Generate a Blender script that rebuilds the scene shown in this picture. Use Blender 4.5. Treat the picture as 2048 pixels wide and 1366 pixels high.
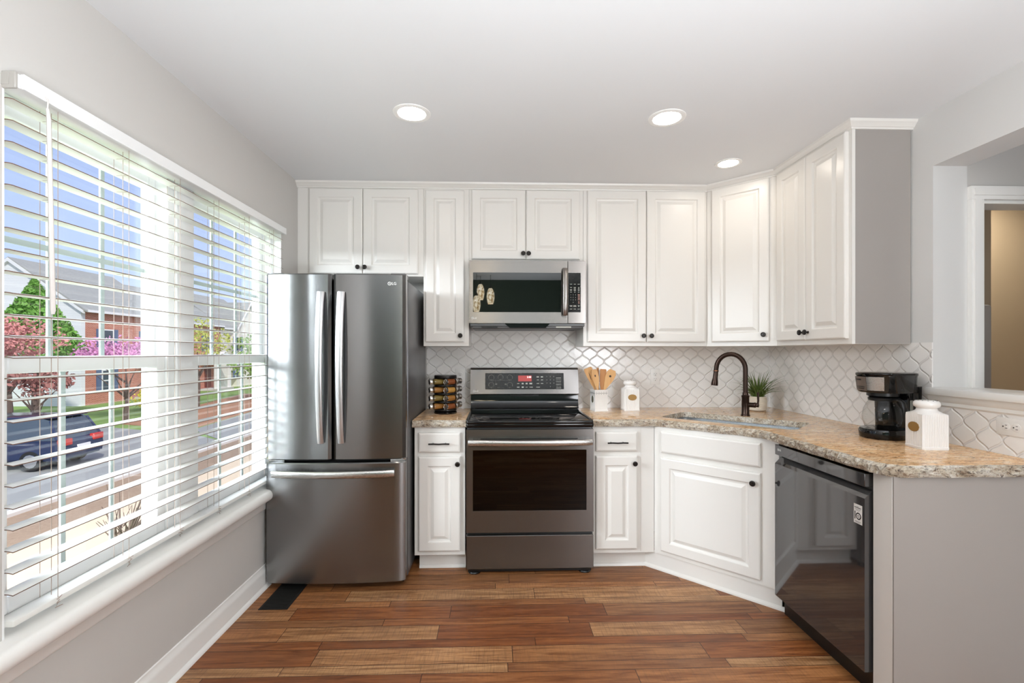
import bpy, bmesh, math, random
from math import sin, cos, pi, radians, tan, atan
from mathutils import Vector, Matrix
random.seed(7)
S = bpy.context.scene
C = S.collection
for o in list(bpy.data.objects): bpy.data.objects.remove(o)

# ------------------------------------------------------------------ camera
cam_d = bpy.data.cameras.new('camera'); cam = bpy.data.objects.new('camera', cam_d); C.objects.link(cam)
cam.location = (-0.2, -3.505, 1.332)
cam.rotation_euler = (radians(90), 0, radians(-1.843))
cam_d.sensor_width = 36; cam_d.lens = 951.05/2048*36; cam_d.shift_y = 21.31/2048
cam_d.clip_start = 0.02; cam_d.clip_end = 500
S.camera = cam

# ------------------------------------------------------------------ world, sun, exposure
S.view_settings.view_transform = 'Standard'; S.view_settings.look = 'None'
S.view_settings.gamma = 1.0; S.view_settings.exposure = 0.47; S.view_settings.use_curve_mapping = False
S.cycles.use_denoising = True
S.cycles.max_bounces = 10; S.cycles.diffuse_bounces = 6; S.cycles.glossy_bounces = 5
S.cycles.transparent_max_bounces = 16; S.cycles.transmission_bounces = 6
S.cycles.sample_clamp_indirect = 6.0
W = bpy.data.worlds.new('world'); S.world = W; W.use_nodes = True
wn = W.node_tree.nodes; wl = W.node_tree.links
for n in list(wn): wn.remove(n)
wo = wn.new('ShaderNodeOutputWorld'); wb = wn.new('ShaderNodeBackground'); ws = wn.new('ShaderNodeTexSky')
ws.sky_type = 'NISHITA'; ws.sun_disc = False; ws.sun_elevation = radians(48); ws.sun_rotation = radians(110)
ws.air_density = 1.0; ws.dust_density = 1.6; ws.ozone_density = 4.0
wb.inputs[1].default_value = 0.20
wt = wn.new('ShaderNodeMix'); wt.data_type = 'RGBA'; wt.blend_type = 'MULTIPLY'; wt.inputs[0].default_value = 1; wt.inputs[7].default_value = (1.06, .90, 1.06, 1)
wl.new(ws.outputs[0], wt.inputs[6]); 
wm = wn.new('ShaderNodeMix'); wm.data_type = 'RGBA'; wm.inputs[0].default_value = .55; wm.inputs[7].default_value = (2.15, 2.45, 3.1, 1)      # thin high haze
wl.new(wt.outputs[2], wm.inputs[6]); wl.new(wm.outputs[2], wb.inputs[0]); wl.new(wb.outputs[0], wo.inputs[0])
sun_d = bpy.data.lights.new('sun', 'SUN'); sun = bpy.data.objects.new('sun', sun_d); C.objects.link(sun)
sun_d.energy = 2.2; sun_d.angle = radians(2); sun_d.color = (1, .96, .9)
sun.rotation_euler = Vector((-0.5, 0.65, -0.7)).to_track_quat('-Z', 'Y').to_euler()
fl_d = bpy.data.lights.new('bounced_flash', 'AREA'); fl = bpy.data.objects.new('bounced_flash', fl_d); C.objects.link(fl)   # photographer's flash aimed at the ceiling behind the camera
fl_d.shape = 'DISK'; fl_d.size = 1.6; fl_d.energy = 92; fl_d.color = (.88, .94, 1)
fl.location = (.1, -4.0, .85); fl.rotation_euler = (radians(180+5), 0, 0)
dl_d = bpy.data.lights.new('open_sky', 'AREA'); dl = bpy.data.objects.new('open_sky', dl_d); C.objects.link(dl)      # added area light, out of view outside, strengthens daylight through the window
dl_d.shape = 'RECTANGLE'; dl_d.size = 9.0; dl_d.size_y = 5.0; dl_d.energy = 5800; dl_d.color = (.88, .94, 1)
dl.location = (-9.0, -8.0, 4.6); dl.rotation_euler = (Vector((.6, -1.0, .9))-Vector((-9.0, -8.0, 4.6))).to_track_quat('-Z', 'Y').to_euler()
um_d = bpy.data.lights.new('umbrella_flash', 'AREA'); um = bpy.data.objects.new('umbrella_flash', um_d); C.objects.link(um)      # added soft fill at the right behind the camera, brightens tiles and left wall
um_d.shape = 'DISK'; um_d.size = 1.0; um_d.energy = 30; um_d.color = (.94, .96, 1)
um.location = (1.4, -4.3, 1.45); um.rotation_euler = (Vector((-1.5, -1.4, .6))-Vector((1.4, -4.3, 1.45))).to_track_quat('-Z', 'Y').to_euler()
LAMP = 34.0      # strength of every ceiling lamp lens

# ------------------------------------------------------------------ key dimensions
XL, XR, CZ = -1.5225, 1.843, 2.464
SN = math.sqrt(.5)

# ------------------------------------------------------------------ materials
def lin(h):
    if isinstance(h, str):
        h = h.lstrip('#'); v = [int(h[i:i+2], 16)/255 for i in (0, 2, 4)]
    else: v = [x/255 for x in h]
    return tuple((x/12.92 if x <= .04045 else ((x+.055)/1.055)**2.4) for x in v) + (1,)
class NT:
    def __init__(s, name):
        s.m = bpy.data.materials.new(name); s.m.use_nodes = True; s.t = s.m.node_tree
        s.b = s.t.nodes['Principled BSDF']; s.out = s.t.nodes['Material Output']
    def n(s, typ, **k):
        x = s.t.nodes.new(typ)
        for a, v in k.items(): setattr(x, a, v)
        return x
    def l(s, a, b): s.t.links.new(a, b)
    def val(s, sock, v):
        if hasattr(v, 'is_linked') or isinstance(v, bpy.types.NodeSocket): s.l(v, sock)
        else: sock.default_value = v
    def math(s, op, a, b=0.0, c=None):
        x = s.n('ShaderNodeMath', operation=op); s.val(x.inputs[0], a); s.val(x.inputs[1], b)
        if c is not None: s.val(x.inputs[2], c)
        return x.outputs[0]
    def pos(s):
        g = s.n('ShaderNodeNewGeometry'); x = s.n('ShaderNodeSeparateXYZ'); s.l(g.outputs['Position'], x.inputs[0])
        return g.outputs['Position'], x.outputs[0], x.outputs[1], x.outputs[2]
    def obj(s): return s.n('ShaderNodeTexCoord').outputs['Object']
    def mapping(s, vec, scale=(1,1,1), rot=(0,0,0), loc=(0,0,0)):
        x = s.n('ShaderNodeMapping'); s.l(vec, x.inputs[0])
        x.inputs['Scale'].default_value = scale; x.inputs['Rotation'].default_value = rot; x.inputs['Location'].default_value = loc
        return x.outputs[0]
    def noise(s, vec, scale, detail=3, rough=.5, dist=0):
        x = s.n('ShaderNodeTexNoise'); s.l(vec, x.inputs['Vector'])
        x.inputs['Scale'].default_value = scale; x.inputs['Detail'].default_value = detail
        x.inputs['Roughness'].default_value = rough; x.inputs['Distortion'].default_value = dist
        return x.outputs['Fac']
    def ramp(s, fac, stops, interp='LINEAR'):
        x = s.n('ShaderNodeValToRGB'); s.val(x.inputs[0], fac); e = x.color_ramp; e.interpolation = interp
        while len(e.elements) < len(stops): e.elements.new(.5)
        for el, (p, c) in zip(e.elements, stops): el.position = p; el.color = c
        return x.outputs[0]
    def mix(s, f, a, b, mode='MIX'):
        x = s.n('ShaderNodeMix', data_type='RGBA', blend_type=mode); s.val(x.inputs[0], f); s.val(x.inputs[6], a); s.val(x.inputs[7], b)
        return x.outputs[2]
    def bump(s, h, strength=.3, dist=.002):
        x = s.n('ShaderNodeBump'); s.l(h, x.inputs['Height']); x.inputs['Strength'].default_value = strength; x.inputs['Distance'].default_value = dist
        s.l(x.outputs[0], s.b.inputs['Normal'])
    def set(s, col=None, rough=None, metal=None, **k):
        if col is not None: s.val(s.b.inputs['Base Color'], col)
        if rough is not None: s.val(s.b.inputs['Roughness'], rough)
        if metal is not None: s.b.inputs['Metallic'].default_value = metal
        for a, v in k.items(): s.b.inputs[a.replace('_', ' ')].default_value = v
        return s.m
def paint(name, col, rough=.5, var=.04, bump=.0, bscale=200):
    t = NT(name); p = t.pos()[0]; c = lin(col)
    n = t.noise(p, 3.0, 2)
    d = tuple(x*(1-var) for x in c[:3]) + (1,); e = tuple(min(1, x*(1+var)) for x in c[:3]) + (1,)
    t.set(t.mix(n, d, e), rough)
    if bump: t.bump(t.noise(p, bscale, 2), bump, .001)
    return t.m
def plain(name, col, rough=.5, metal=0, **k):
    t = NT(name); p = t.obj(); c = lin(col); n = t.noise(p, 30, 2)
    d = tuple(x*.95 for x in c[:3]) + (1,)
    return t.set(t.mix(n, d, c), rough, metal, **k)
def emit(name, col, strength):
    t = NT(name); t.set(lin(col), .5); t.b.inputs['Emission Color'].default_value = lin(col); t.b.inputs['Emission Strength'].default_value = strength
    return t.m
def brushed(name, col, rough=.25, axis=0, amt=.05, streak=.05, aniso=0):
    t = NT(name)
    if aniso:
        tg = t.n('ShaderNodeTangent', direction_type='RADIAL', axis='Z'); t.l(tg.outputs[0], t.b.inputs['Tangent'])
        t.b.inputs['Anisotropic'].default_value = aniso; t.b.inputs['Anisotropic Rotation'].default_value = .25
    p = t.obj(); sc = [500, 500, 500]; sc[axis] = 2.5
    m = t.mapping(p, tuple(sc)); n = t.noise(m, 1.0, 3, .6)
    c = lin(col); d = tuple(x*(1-streak) for x in c[:3]) + (1,)
    t.set(t.mix(n, d, c), t.math('MULTIPLY_ADD', n, amt*2, rough-amt), 1.0)
    t.bump(n, .05, .0005)
    return t.m
M = {}
M['wall'] = paint('wall_paint', (200,197,193), .75, .015, .05)
M['wallw'] = paint('pale_wall_paint', (214,213,211), .75, .015, .05)
M['ceil'] = paint('ceiling_paint', (222,223,224), .85, .01, .05, 120)
M['green'] = paint('dark_green_wall_paint', (52,66,56), .7, .05)
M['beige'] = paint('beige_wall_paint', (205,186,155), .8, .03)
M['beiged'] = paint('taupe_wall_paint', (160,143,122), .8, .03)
M['trim'] = paint('white_trim_gloss', (236,235,232), .3, .01)
M['cab'] = paint('white_cabinet_lacquer', (226,223,218), .3, .015)
M['cabside'] = paint('greige_panel_paint', (158,152,147), .45, .03)
M['vinyl'] = paint('white_vinyl', (235,236,236), .35, .01)
M['slat'] = paint('blind_slat_white', (228,228,224), .4, .02)
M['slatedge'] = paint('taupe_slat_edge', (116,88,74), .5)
M['cord'] = plain('blind_cord', (176,158,146), .6)
M['clear'] = plain('translucent_plastic', (222,216,212), .25)
M['bronze'] = plain('oil_rubbed_bronze', (62,48,42), .28, .85)
M['bronzedge'] = plain('copper_rubbed_edge', (150,96,66), .3, .9)
M['blackmetal'] = plain('dark_knob_metal', (52,49,47), .3, .8)
M['chrome'] = plain('chrome', (225,225,225), .08, 1)
M['stain_l'] = brushed('stainless_handle', (205,205,206), .36, 2)
M['stain_h'] = brushed('stainless_handle_wide', (205,203,200), .28, 0)
M['stain_f'] = brushed('stainless_fridge_front', (144,144,144), .22, 0, .02, .03, .9)
M['stain_r'] = brushed('dark_stainless_range', (126,123,121), .25, 0, .03, .04, .9)
M['stain_m'] = brushed('stainless_microwave', (146,141,137), .25, 0, .03, .04, .9)
M['stain_dw'] = plain('black_stainless', (112,111,112), .05, .78)
M['fridgeside'] = plain('dark_fridge_case', (110,110,112), .35, .6)
M['blackgloss'] = plain('black_enamel', (10,10,11), .06)
M['blackglass'] = plain('black_glass', (7,8,8), .03)
M['blackplastic'] = plain('black_plastic', (18,18,18), .3)
M['mwglass'] = plain('green_tinted_black_glass', (14,18,14), .02, 0)
M['panelblack'] = plain('control_panel_black', (20,21,19), .15, 0, Specular_IOR_Level=.25)
M['mark'] = plain('pale_print', (190,190,182), .5)
M['markdim'] = plain('dim_print', (112,112,104), .5)
M['logo'] = plain('silver_logo', (245,245,243), .7)
M['red'] = emit('red_display', (165,64,62), .35)
M['digit'] = emit('lit_digits', (255,225,225), 1.5)
M['lens'] = emit('lamp_lens', (255,244,230), LAMP)
M['ceramic'] = plain('white_ceramic', (238,235,232), .12)
M['gold'] = plain('antique_gold_plaque', (158,122,66), .4, .3)
M['olive'] = plain('olive_plaque', (96,94,76), .4)
M['dot'] = plain('dark_perforation', (70,60,52), .8)
M['wood'] = None
M['soil'] = plain('dark_soil', (45,35,28), .9)
M['socket'] = plain('socket_slot', (70,66,64), .6)
M['plate'] = plain('white_outlet_plate', (232,229,225), .35)
M['asphalt'] = paint('asphalt', (158,158,152), .9, .08)
M['rubber'] = plain('rubber', (22,22,22), .7)

def wood_mat(name, c1, c2, axis=2):
    t = NT(name); p = t.obj(); sc = [60, 60, 60]; sc[axis] = 4
    n = t.noise(t.mapping(p, tuple(sc)), 1, 3, .6); t.set(t.mix(n, lin(c1), lin(c2)), .5); return t.m
M['wood'] = wood_mat('light_wood', (196,140,84), (232,188,130))
M['woodd'] = wood_mat('mid_wood', (170,112,62), (206,150,94))

# floor: planks in alternating wide and narrow strips running along x
def floor_mat():
    t = NT('wood_plank_floor'); P, x, y, z = t.pos()
    per = .175; wide = .115/.175
    yy = t.math('DIVIDE', t.math('ADD', y, .825+.115+per*40), per)
    k = t.math('FLOOR', yy); f = t.math('FRACT', yy)
    nar = t.math('GREATER_THAN', f, wide)
    row = t.math('MULTIPLY_ADD', k, 2.0, nar)
    def hsh(a, seed):
        w = t.n('ShaderNodeTexWhiteNoise', noise_dimensions='2D'); cx = t.n('ShaderNodeCombineXYZ'); t.val(cx.inputs[0], a); t.val(cx.inputs[1], seed); t.l(cx.outputs[0], w.inputs['Vector']); return w.outputs['Value']
    L = t.math('MULTIPLY_ADD', hsh(row, 3.1), .5, .62)
    off = t.math('MULTIPLY', hsh(row, 9.7), 5.0)
    xx = t.math('DIVIDE', t.math('ADD', t.math('ADD', x, 20.0), off), L)
    kb = t.math('FLOOR', xx); fb = t.math('FRACT', xx)
    bid = t.math('MULTIPLY_ADD', kb, 17.31, row)
    r1 = hsh(bid, 1.0); r2 = hsh(bid, 5.0)
    # seams
    e1 = t.math('MINIMUM', f, t.math('SUBTRACT', 1.0, f)); e2 = t.math('ABSOLUTE', t.math('SUBTRACT', f, wide))
    ey = t.math('MULTIPLY', t.math('MINIMUM', e1, e2), per)
    ex = t.math('MULTIPLY', t.math('MINIMUM', fb, t.math('SUBTRACT', 1.0, fb)), L)
    ed = t.math('MINIMUM', ex, ey)
    seam = t.math('LESS_THAN', ed, .0014)
    # grain
    cb = t.n('ShaderNodeCombineXYZ'); t.val(cb.inputs[0], t.math('MULTIPLY_ADD', r1, 37.0, x)); t.val(cb.inputs[1], t.math('MULTIPLY_ADD', r2, 11.0, y)); cb.inputs[2].default_value = 0
    g1 = t.noise(t.mapping(cb.outputs[0], (3.0, 46, 1)), 1, 6, .68, .8)
    g2 = t.noise(t.mapping(cb.outputs[0], (10, 170, 1)), 1, 5, .7)
    g3 = t.noise(t.mapping(cb.outputs[0], (150, 9, 1)), 1, 4, .7)
    g4 = t.noise(cb.outputs[0], 4.0, 3, .5, .5)
    base = t.ramp(r1, [(0, lin((132,76,38))), (.22, lin((158,96,50))), (.42, lin((152,106,68))), (.65, lin((180,122,74))), (1, lin((190,146,102)))])
    dark = t.mix(1.0, base, lin((178,158,136)), 'MULTIPLY')
    col = t.mix(t.ramp(g1, [(.36, (1,1,1,1)), (.60, (0,0,0,1))]), base, dark)
    col = t.mix(t.math('MULTIPLY', t.ramp(g2, [(.45, (0,0,0,1)), (.75, (1,1,1,1))]), .4), col, lin((92,52,30)))
    col = t.mix(t.math('MULTIPLY', t.math('MULTIPLY', t.ramp(g3, [(.48, (0,0,0,1)), (.66, (1,1,1,1))]), .42), r1), col, lin((84,60,44)))
    col = t.mix(t.math('MULTIPLY', t.ramp(g4, [(.5, (0,0,0,1)), (.75, (1,1,1,1))]), .35), col, lin((96,70,54)))
    col = t.mix(seam, col, lin((52,28,16)))
    t.set(col, t.math('MULTIPLY_ADD', g2, .2, .36))
    h = t.math('SUBTRACT', t.math('MULTIPLY', g2, .35), seam)
    t.bump(h, .25, .001)
    return t.m
M['floor'] = floor_mat()

# glazed lantern tile: ogee outlines
def tile_mat(name, axis, off):
    t = NT(name); P, x, y, z = t.pos(); u = x if axis == 0 else y
    w, h = .108, .1147
    p = t.math('MULTIPLY', t.math('SUBTRACT', u, off), 2/w)
    ph = t.math('MULTIPLY', t.math('SUBTRACT', z, 1.32), 2*pi/h)
    cs_ = t.math('COSINE', ph); c = t.math('MULTIPLY', cs_, t.math('MULTIPLY_ADD', t.math('MULTIPLY', cs_, cs_), -.03, .53))
    tt = t.math('ABSOLUTE', t.math('SUBTRACT', t.math('FLOORED_MODULO', t.math('ADD', p, 1.0), 2.0), 1.0))
    d = t.math('ABSOLUTE', t.math('SUBTRACT', tt, t.math('ADD', c, .5)))
    sl = t.math('MULTIPLY', t.math('SINE', ph), w*pi/2/h)
    dp = t.math('DIVIDE', t.math('MULTIPLY', d, w/2), t.math('SQRT', t.math('MULTIPLY_ADD', sl, sl, 1.0)))
    hgt = t.n('ShaderNodeMapRange', interpolation_type='SMOOTHERSTEP'); t.l(dp, hgt.inputs[0]); hgt.inputs[1].default_value = .0008; hgt.inputs[2].default_value = .0065
    groove = t.math('LESS_THAN', dp, .0009)
    nz = t.noise(P, 14, 2)
    col = t.mix(groove, lin((238,235,232)), lin((224,220,216)))
    t.set(col, t.math('MULTIPLY_ADD', groove, .5, .14))
    hh = t.math('MULTIPLY_ADD', nz, .5, hgt.outputs[0])
    t.bump(hh, .85, .0035)
    return t.m
M['tile_x'] = tile_mat('lantern_tile_back', 0, .489)
M['tile_y'] = tile_mat('lantern_tile_side', 1, .02)

def granite(name, pale):
    t = NT(name); P, x, y, z = t.pos()
    m = t.mapping(P, (9, 30, 20), (0, 0, radians(-14)))
    a = t.noise(m, 1, 6, .68, .8); b = t.noise(t.mapping(P, (40, 110, 80), (0, 0, radians(-14))), 1, 4, .7, .4); s = t.noise(P, 150, 3, .7)
    v = t.noise(t.mapping(P, (22, 120, 90), (0, 0, radians(-10))), 1, 6, .72, 1.0)
    if pale:
        col = t.ramp(a, [(.3, lin((150,132,112))), (.45, lin((206,192,170))), (.6, lin((232,226,214))), (.8, lin((244,240,234)))])
    else:
        col = t.ramp(a, [(.30, lin((196,148,100))), (.43, lin((226,180,132))), (.56, lin((236,202,160))), (.72, lin((244,226,198)))])
    col = t.mix(t.math('MULTIPLY', t.ramp(v, [(.50, (0,0,0,1)), (.59, (1,1,1,1))]), .62), col, lin((134,94,60)))
    col = t.mix(t.math('MULTIPLY', t.ramp(b, [(.56, (0,0,0,1)), (.64, (1,1,1,1))]), .85), col, lin((76,56,44)))
    col = t.mix(t.math('MULTIPLY', t.ramp(s, [(.60, (0,0,0,1)), (.68, (1,1,1,1))]), .9), col, lin((54,44,42)))
    col = t.mix(t.math('MULTIPLY', t.ramp(b, [(.30, (1,1,1,1)), (.42, (0,0,0,1))]), .6), col, lin((246,236,220)))
    t.set(col, .6 if pale else .05)
    if pale: t.bump(t.noise(P, 220, 5, .75), .9, .006)
    return t.m
M['granite'] = granite('polished_granite', False); M['granite_edge'] = granite('chiselled_granite_edge', True)

def glass_mat(name, tint=(1,1,1,1), gloss=.06):
    m = bpy.data.materials.new(name); m.use_nodes = True; t = m.node_tree
    for n in list(t.nodes): t.nodes.remove(n)
    o = t.nodes.new('ShaderNodeOutputMaterial'); a = t.nodes.new('ShaderNodeBsdfTransparent'); g = t.nodes.new('ShaderNodeBsdfGlossy'); x = t.nodes.new('ShaderNodeMixShader'); lw = t.nodes.new('ShaderNodeLayerWeight'); lw.inputs[0].default_value = .5; pw = t.nodes.new('ShaderNodeMath'); pw.operation = 'POWER'; pw.inputs[1].default_value = 5; f = t.nodes.new('ShaderNodeMath'); f.operation = 'MULTIPLY_ADD'; f.inputs[1].default_value = .9; f.inputs[2].default_value = gloss*.6
    t.links.new(lw.outputs['Facing'], pw.inputs[0]); t.links.new(pw.outputs[0], f.inputs[0])
    a.inputs[0].default_value = tint; g.inputs['Roughness'].default_value = .01
    t.links.new(f.outputs[0], x.inputs[0]); t.links.new(a.outputs[0], x.inputs[1]); t.links.new(g.outputs[0], x.inputs[2]); t.links.new(x.outputs[0], o.inputs[0])
    return m
M['glass'] = glass_mat('window_glass', (.96, .975, .975, 1)); M['carafe'] = glass_mat('carafe_glass', (.93, .93, .92, 1)); M['ovenglass'] = glass_mat('dark_oven_glass', (.10, .09, .085, 1))
M['smoke'] = glass_mat('smoked_plastic', (.25, .23, .22, 1))

# ------------------------------------------------------------------ mesh helpers
class MB:
    def __init__(s): s.bm = bmesh.new()
    def box(s, x0, x1, y0, y1, z0, z1, bev=0, seg=1, mi=0):
        r = bmesh.ops.create_cube(s.bm, size=1)
        vs = r['verts']
        for v in vs: v.co = Vector(((x0+x1)/2+v.co.x*(x1-x0), (y0+y1)/2+v.co.y*(y1-y0), (z0+z1)/2+v.co.z*(z1-z0)))
        fs = list({f for v in vs for f in v.link_faces})
        for f in fs: f.material_index = mi
        if bev:
            es = list({e for v in vs for e in v.link_edges})
            bmesh.ops.bevel(s.bm, geom=es, offset=bev, segments=seg, profile=.5, affect='EDGES')
        return s
    def quad(s, pts, mi=0):
        f = s.bm.faces.new([s.bm.verts.new(p) for p in pts]); f.material_index = mi; return s
    def prism(s, poly, z0, z1, mi=0):
        a = [s.bm.verts.new((p[0], p[1], z0)) for p in poly]; b = [s.bm.verts.new((p[0], p[1], z1)) for p in poly]
        n = len(poly); fs = [s.bm.faces.new(a[::-1]), s.bm.faces.new(b)]
        for i in range(n): fs.append(s.bm.faces.new((a[i], a[(i+1) % n], b[(i+1) % n], b[i])))
        for f in fs: f.material_index = mi
        return s
    def extr(s, poly, T0, T1, mi=0):   # polygon given as local (u,v); T0/T1 map (u,v)->Vector
        a = [s.bm.verts.new(T0(*p)) for p in poly]; b = [s.bm.verts.new(T1(*p)) for p in poly]; n = len(poly)
        fs = [s.bm.faces.new(a[::-1]), s.bm.faces.new(b)]
        for i in range(n): fs.append(s.bm.faces.new((a[i], a[(i+1) % n], b[(i+1) % n], b[i])))
        for f in fs: f.material_index = mi
        return s
    def lathe(s, prof, n=24, o=(0,0,0), axis='z', mi=0, a0=0, cap=True):
        o = Vector(o); rings = []
        def P(r, h, a):
            c, d = r*cos(a), r*sin(a)
            return o + (Vector((c, d, h)) if axis == 'z' else Vector((c, -h, d)) if axis == 'y' else Vector((h, c, d)))
        for r, h in prof: rings.append([s.bm.verts.new(P(max(r, 1e-5), h, a0+2*pi*i/n)) for i in range(n)])
        for i in range(len(rings)-1):
            for j in range(n):
                f = s.bm.faces.new((rings[i][j], rings[i][(j+1) % n], rings[i+1][(j+1) % n], rings[i+1][j])); f.material_index = mi
        if cap:
            for r, (rr, _) in ((rings[0], prof[0]), (rings[-1], prof[-1])):
                if rr > 1e-4:
                    f = s.bm.faces.new(r); f.material_index = mi
        return s
    def tube(s, pts, rad, n=10, mi=0, flat=None):
        pts = [Vector(p) for p in pts]; rs = rad if isinstance(rad, (list, tuple)) else [rad]*len(pts)
        rings = []; up = None
        for i, p in enumerate(pts):
            d = (pts[min(i+1, len(pts)-1)]-pts[max(i-1, 0)]).normalized()
            if up is None:
                up = Vector((0, 0, 1)) if abs(d.z) < .9 else Vector((1, 0, 0))
                if flat: up = Vector(flat)
            sd = d.cross(up)
            if sd.length < 1e-4: sd = d.cross(Vector((0, 1, 0)))
            sd.normalize(); u2 = sd.cross(d).normalized()
            if not flat: up = u2
            ring = []
            for j in range(n):
                a = 2*pi*j/n; r = rs[i]; ra, rb = (r if not isinstance(r, tuple) else r[0]), (r if not isinstance(r, tuple) else r[1])
                ring.append(s.bm.verts.new(p+sd*cos(a)*ra+u2*sin(a)*rb))
            rings.append(ring)
        for i in range(len(rings)-1):
            for j in range(n):
                f = s.bm.faces.new((rings[i][j], rings[i][(j+1) % n], rings[i+1][(j+1) % n], rings[i+1][j])); f.material_index = mi
        for r in (rings[0][::-1], rings[-1]): s.bm.faces.new(r).material_index = mi
        return s
    def xf(s, m):
        bmesh.ops.transform(s.bm, matrix=m, verts=s.bm.verts); return s
    def build(s, name, mat, parent=None, smooth=40, loc=None, rotz=None):
        bmesh.ops.recalc_face_normals(s.bm, faces=s.bm.faces)
        me = bpy.data.meshes.new(name); s.bm.to_mesh(me); s.bm.free()
        for m in (mat if isinstance(mat, (list, tuple)) else [mat]): me.materials.append(m)
        if smooth:
            me.polygons.foreach_set('use_smooth', [True]*len(me.polygons)); me.set_sharp_from_angle(angle=radians(smooth))
        o = bpy.data.objects.new(name, me); C.objects.link(o)
        if parent: o.parent = parent
        if loc: o.location = loc
        if rotz is not None: o.rotation_euler = (0, 0, rotz)
        return o
def tag(o, label, cat, group=None, kind=None):
    o['label'] = label; o['category'] = cat
    if group: o['group'] = group
    if kind: o['kind'] = kind
    return o
def thing(name, label, cat, loc=(0,0,0), rotz=0, group=None):
    o = bpy.data.objects.new(name, None); C.objects.link(o); o.location = loc; o.rotation_euler = (0, 0, rotz); o.empty_display_size = .1
    return tag(o, label, cat, group)
def struct(name, mb, mat, **k):
    o = mb.build(name, mat, **k); o['kind'] = 'structure'; return o
def copytree(o, parent=None):
    c = o.copy(); C.objects.link(c)
    if parent: c.parent = parent
    for ch in [x for x in bpy.data.objects if x.parent == o]: copytree(ch, c)
    return c
def text(name, body, size, mat, parent, loc, rot=(pi/2, 0, 0), depth=.0004, align='CENTER', sx=1):
    cu = bpy.data.curves.new(name, 'FONT'); cu.body = body; cu.size = size; cu.extrude = depth; cu.align_x = align; cu.align_y = 'CENTER'
    to = bpy.data.objects.new('tmp', cu); C.objects.link(to); bpy.context.view_layer.update()
    me = bpy.data.meshes.new_from_object(to.evaluated_get(bpy.context.evaluated_depsgraph_get())); bpy.data.objects.remove(to); bpy.data.curves.remove(cu)
    me.name = name; me.materials.clear(); me.materials.append(mat)
    o = bpy.data.objects.new(name, me); C.objects.link(o); o.parent = parent; o.location = loc; o.rotation_euler = rot; o.scale = (sx, 1, 1)
    return o
def text_into(mb, body, size, x, y, z, depth=.0004, mi=0, align='CENTER'):
    cu = bpy.data.curves.new('t', 'FONT'); cu.body = body; cu.size = size; cu.extrude = depth; cu.align_x = align; cu.align_y = 'CENTER'; cu.resolution_u = 3
    to = bpy.data.objects.new('tmp', cu); C.objects.link(to); bpy.context.view_layer.update()
    me = bpy.data.meshes.new_from_object(to.evaluated_get(bpy.context.evaluated_depsgraph_get())); bpy.data.objects.remove(to); bpy.data.curves.remove(cu)
    n0 = len(mb.bm.verts); me.transform(Matrix.Translation((x, y, z)) @ Matrix.Rotation(pi/2, 4, 'X')); me.materials.clear()
    nf = len(mb.bm.faces); mb.bm.from_mesh(me); mb.bm.faces.ensure_lookup_table()
    for f in mb.bm.faces[nf:]: f.material_index = mi
    bpy.data.meshes.remove(me)
def logo(parent, x, y, z, s, rotz=0):
    """round face-like mark and two capitals, in relief, facing local -y"""
    mb = MB(); r = s*.62
    mb.lathe([(r*.8, 0), (r, 0), (r, .0008), (r*.8, .0008), (r*.8, 0)], 24, (0, 0, 0), 'y', cap=False)
    mb.lathe([(r*.13, 0), (r*.13, .001)], 8, (-r*.3, 0, r*.3), 'y')
    mb.box(-r*.07, r*.07, -.001, 0, -r*.38, r*.42); mb.box(-r*.07, r*.34, -.001, 0, -r*.46, -r*.34)
    mb.box(0, r*.6, -.001, 0, -r*.07, r*.06)
    text_into(mb, 'LG', s*1.35, r+s*.95, 0, 0, .0006)
    o = mb.build('logo', M['logo'], parent, 0, (x, y, z), rotz); return o

# ================================================================== SETTING
m = MB()
wy0, wy1, wz0, wz1 = -2.19, -.54, .56, 2.085
for a in ((-4.75, wy0, 0, CZ), (wy0, wy1, 0, wz0-.008), (wy0, wy1, wz1, CZ), (wy1, .15, 0, CZ)):
    m.box(-1.70, XL, *a)
struct('wall_left', m, M['wall'], smooth=0)
struct('wall_back', MB().box(XL, XR+.17, 0, .15, 0, CZ), M['wall'], smooth=0)
m = MB()
oy0, oy1, oz0, oz1 = -2.95, -1.342, 1.135, 2.205
m.box(XR, XR+.165, oy1, 0, 0, CZ); m.box(XR, XR+.165, oy0, oy1, 0, oz0); m.box(XR, XR+.165, oy0, oy1, oz1, CZ); m.box(XR, XR+.165, -4.75, oy0, 0, CZ)
struct('wall_right', m, M['wallw'], smooth=0)
struct('wall_front', MB().box(-1.7, XR+.165, -4.9, -4.75, 0, CZ), M['green'], smooth=0)
# neighbouring room seen through the pass-through
m = MB(); hx = XR+.165
dx0, dx1, dz = 2.066, 2.88, 2.045
m.box(hx, dx0, -1.342, -1.24, 0, CZ); m.box(dx0, dx1, -1.342, -1.24, dz, CZ); m.box(dx1, 4.8, -1.342, -1.24, 0, CZ)
struct('wall_far_room', m, M['wall'], smooth=0)
struct('wall_far_side', MB().box(4.65, 4.8, -4.75, 0, 0, CZ), M['wall'], smooth=0)
struct('wall_far_front', MB().box(XR+.165, 4.8, -4.9, -4.75, 0, CZ), M['wall'], smooth=0)
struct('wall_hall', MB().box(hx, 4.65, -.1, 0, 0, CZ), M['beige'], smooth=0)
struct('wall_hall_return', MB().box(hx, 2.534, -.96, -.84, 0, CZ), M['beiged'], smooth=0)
m = MB(); m.box(2.03, 2.435, -1.06, -.962, 0, 1.585, .012, 2); struct('wall_hall_half', m, M['cabside'])
struct('ceiling', MB().box(-1.7, 4.8, -4.9, .15, CZ, CZ+.12), M['ceil'], smooth=0)
struct('floor', MB().box(-1.7, 4.8, -4.9, .15, -.12, 0), M['floor'], smooth=0)
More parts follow.
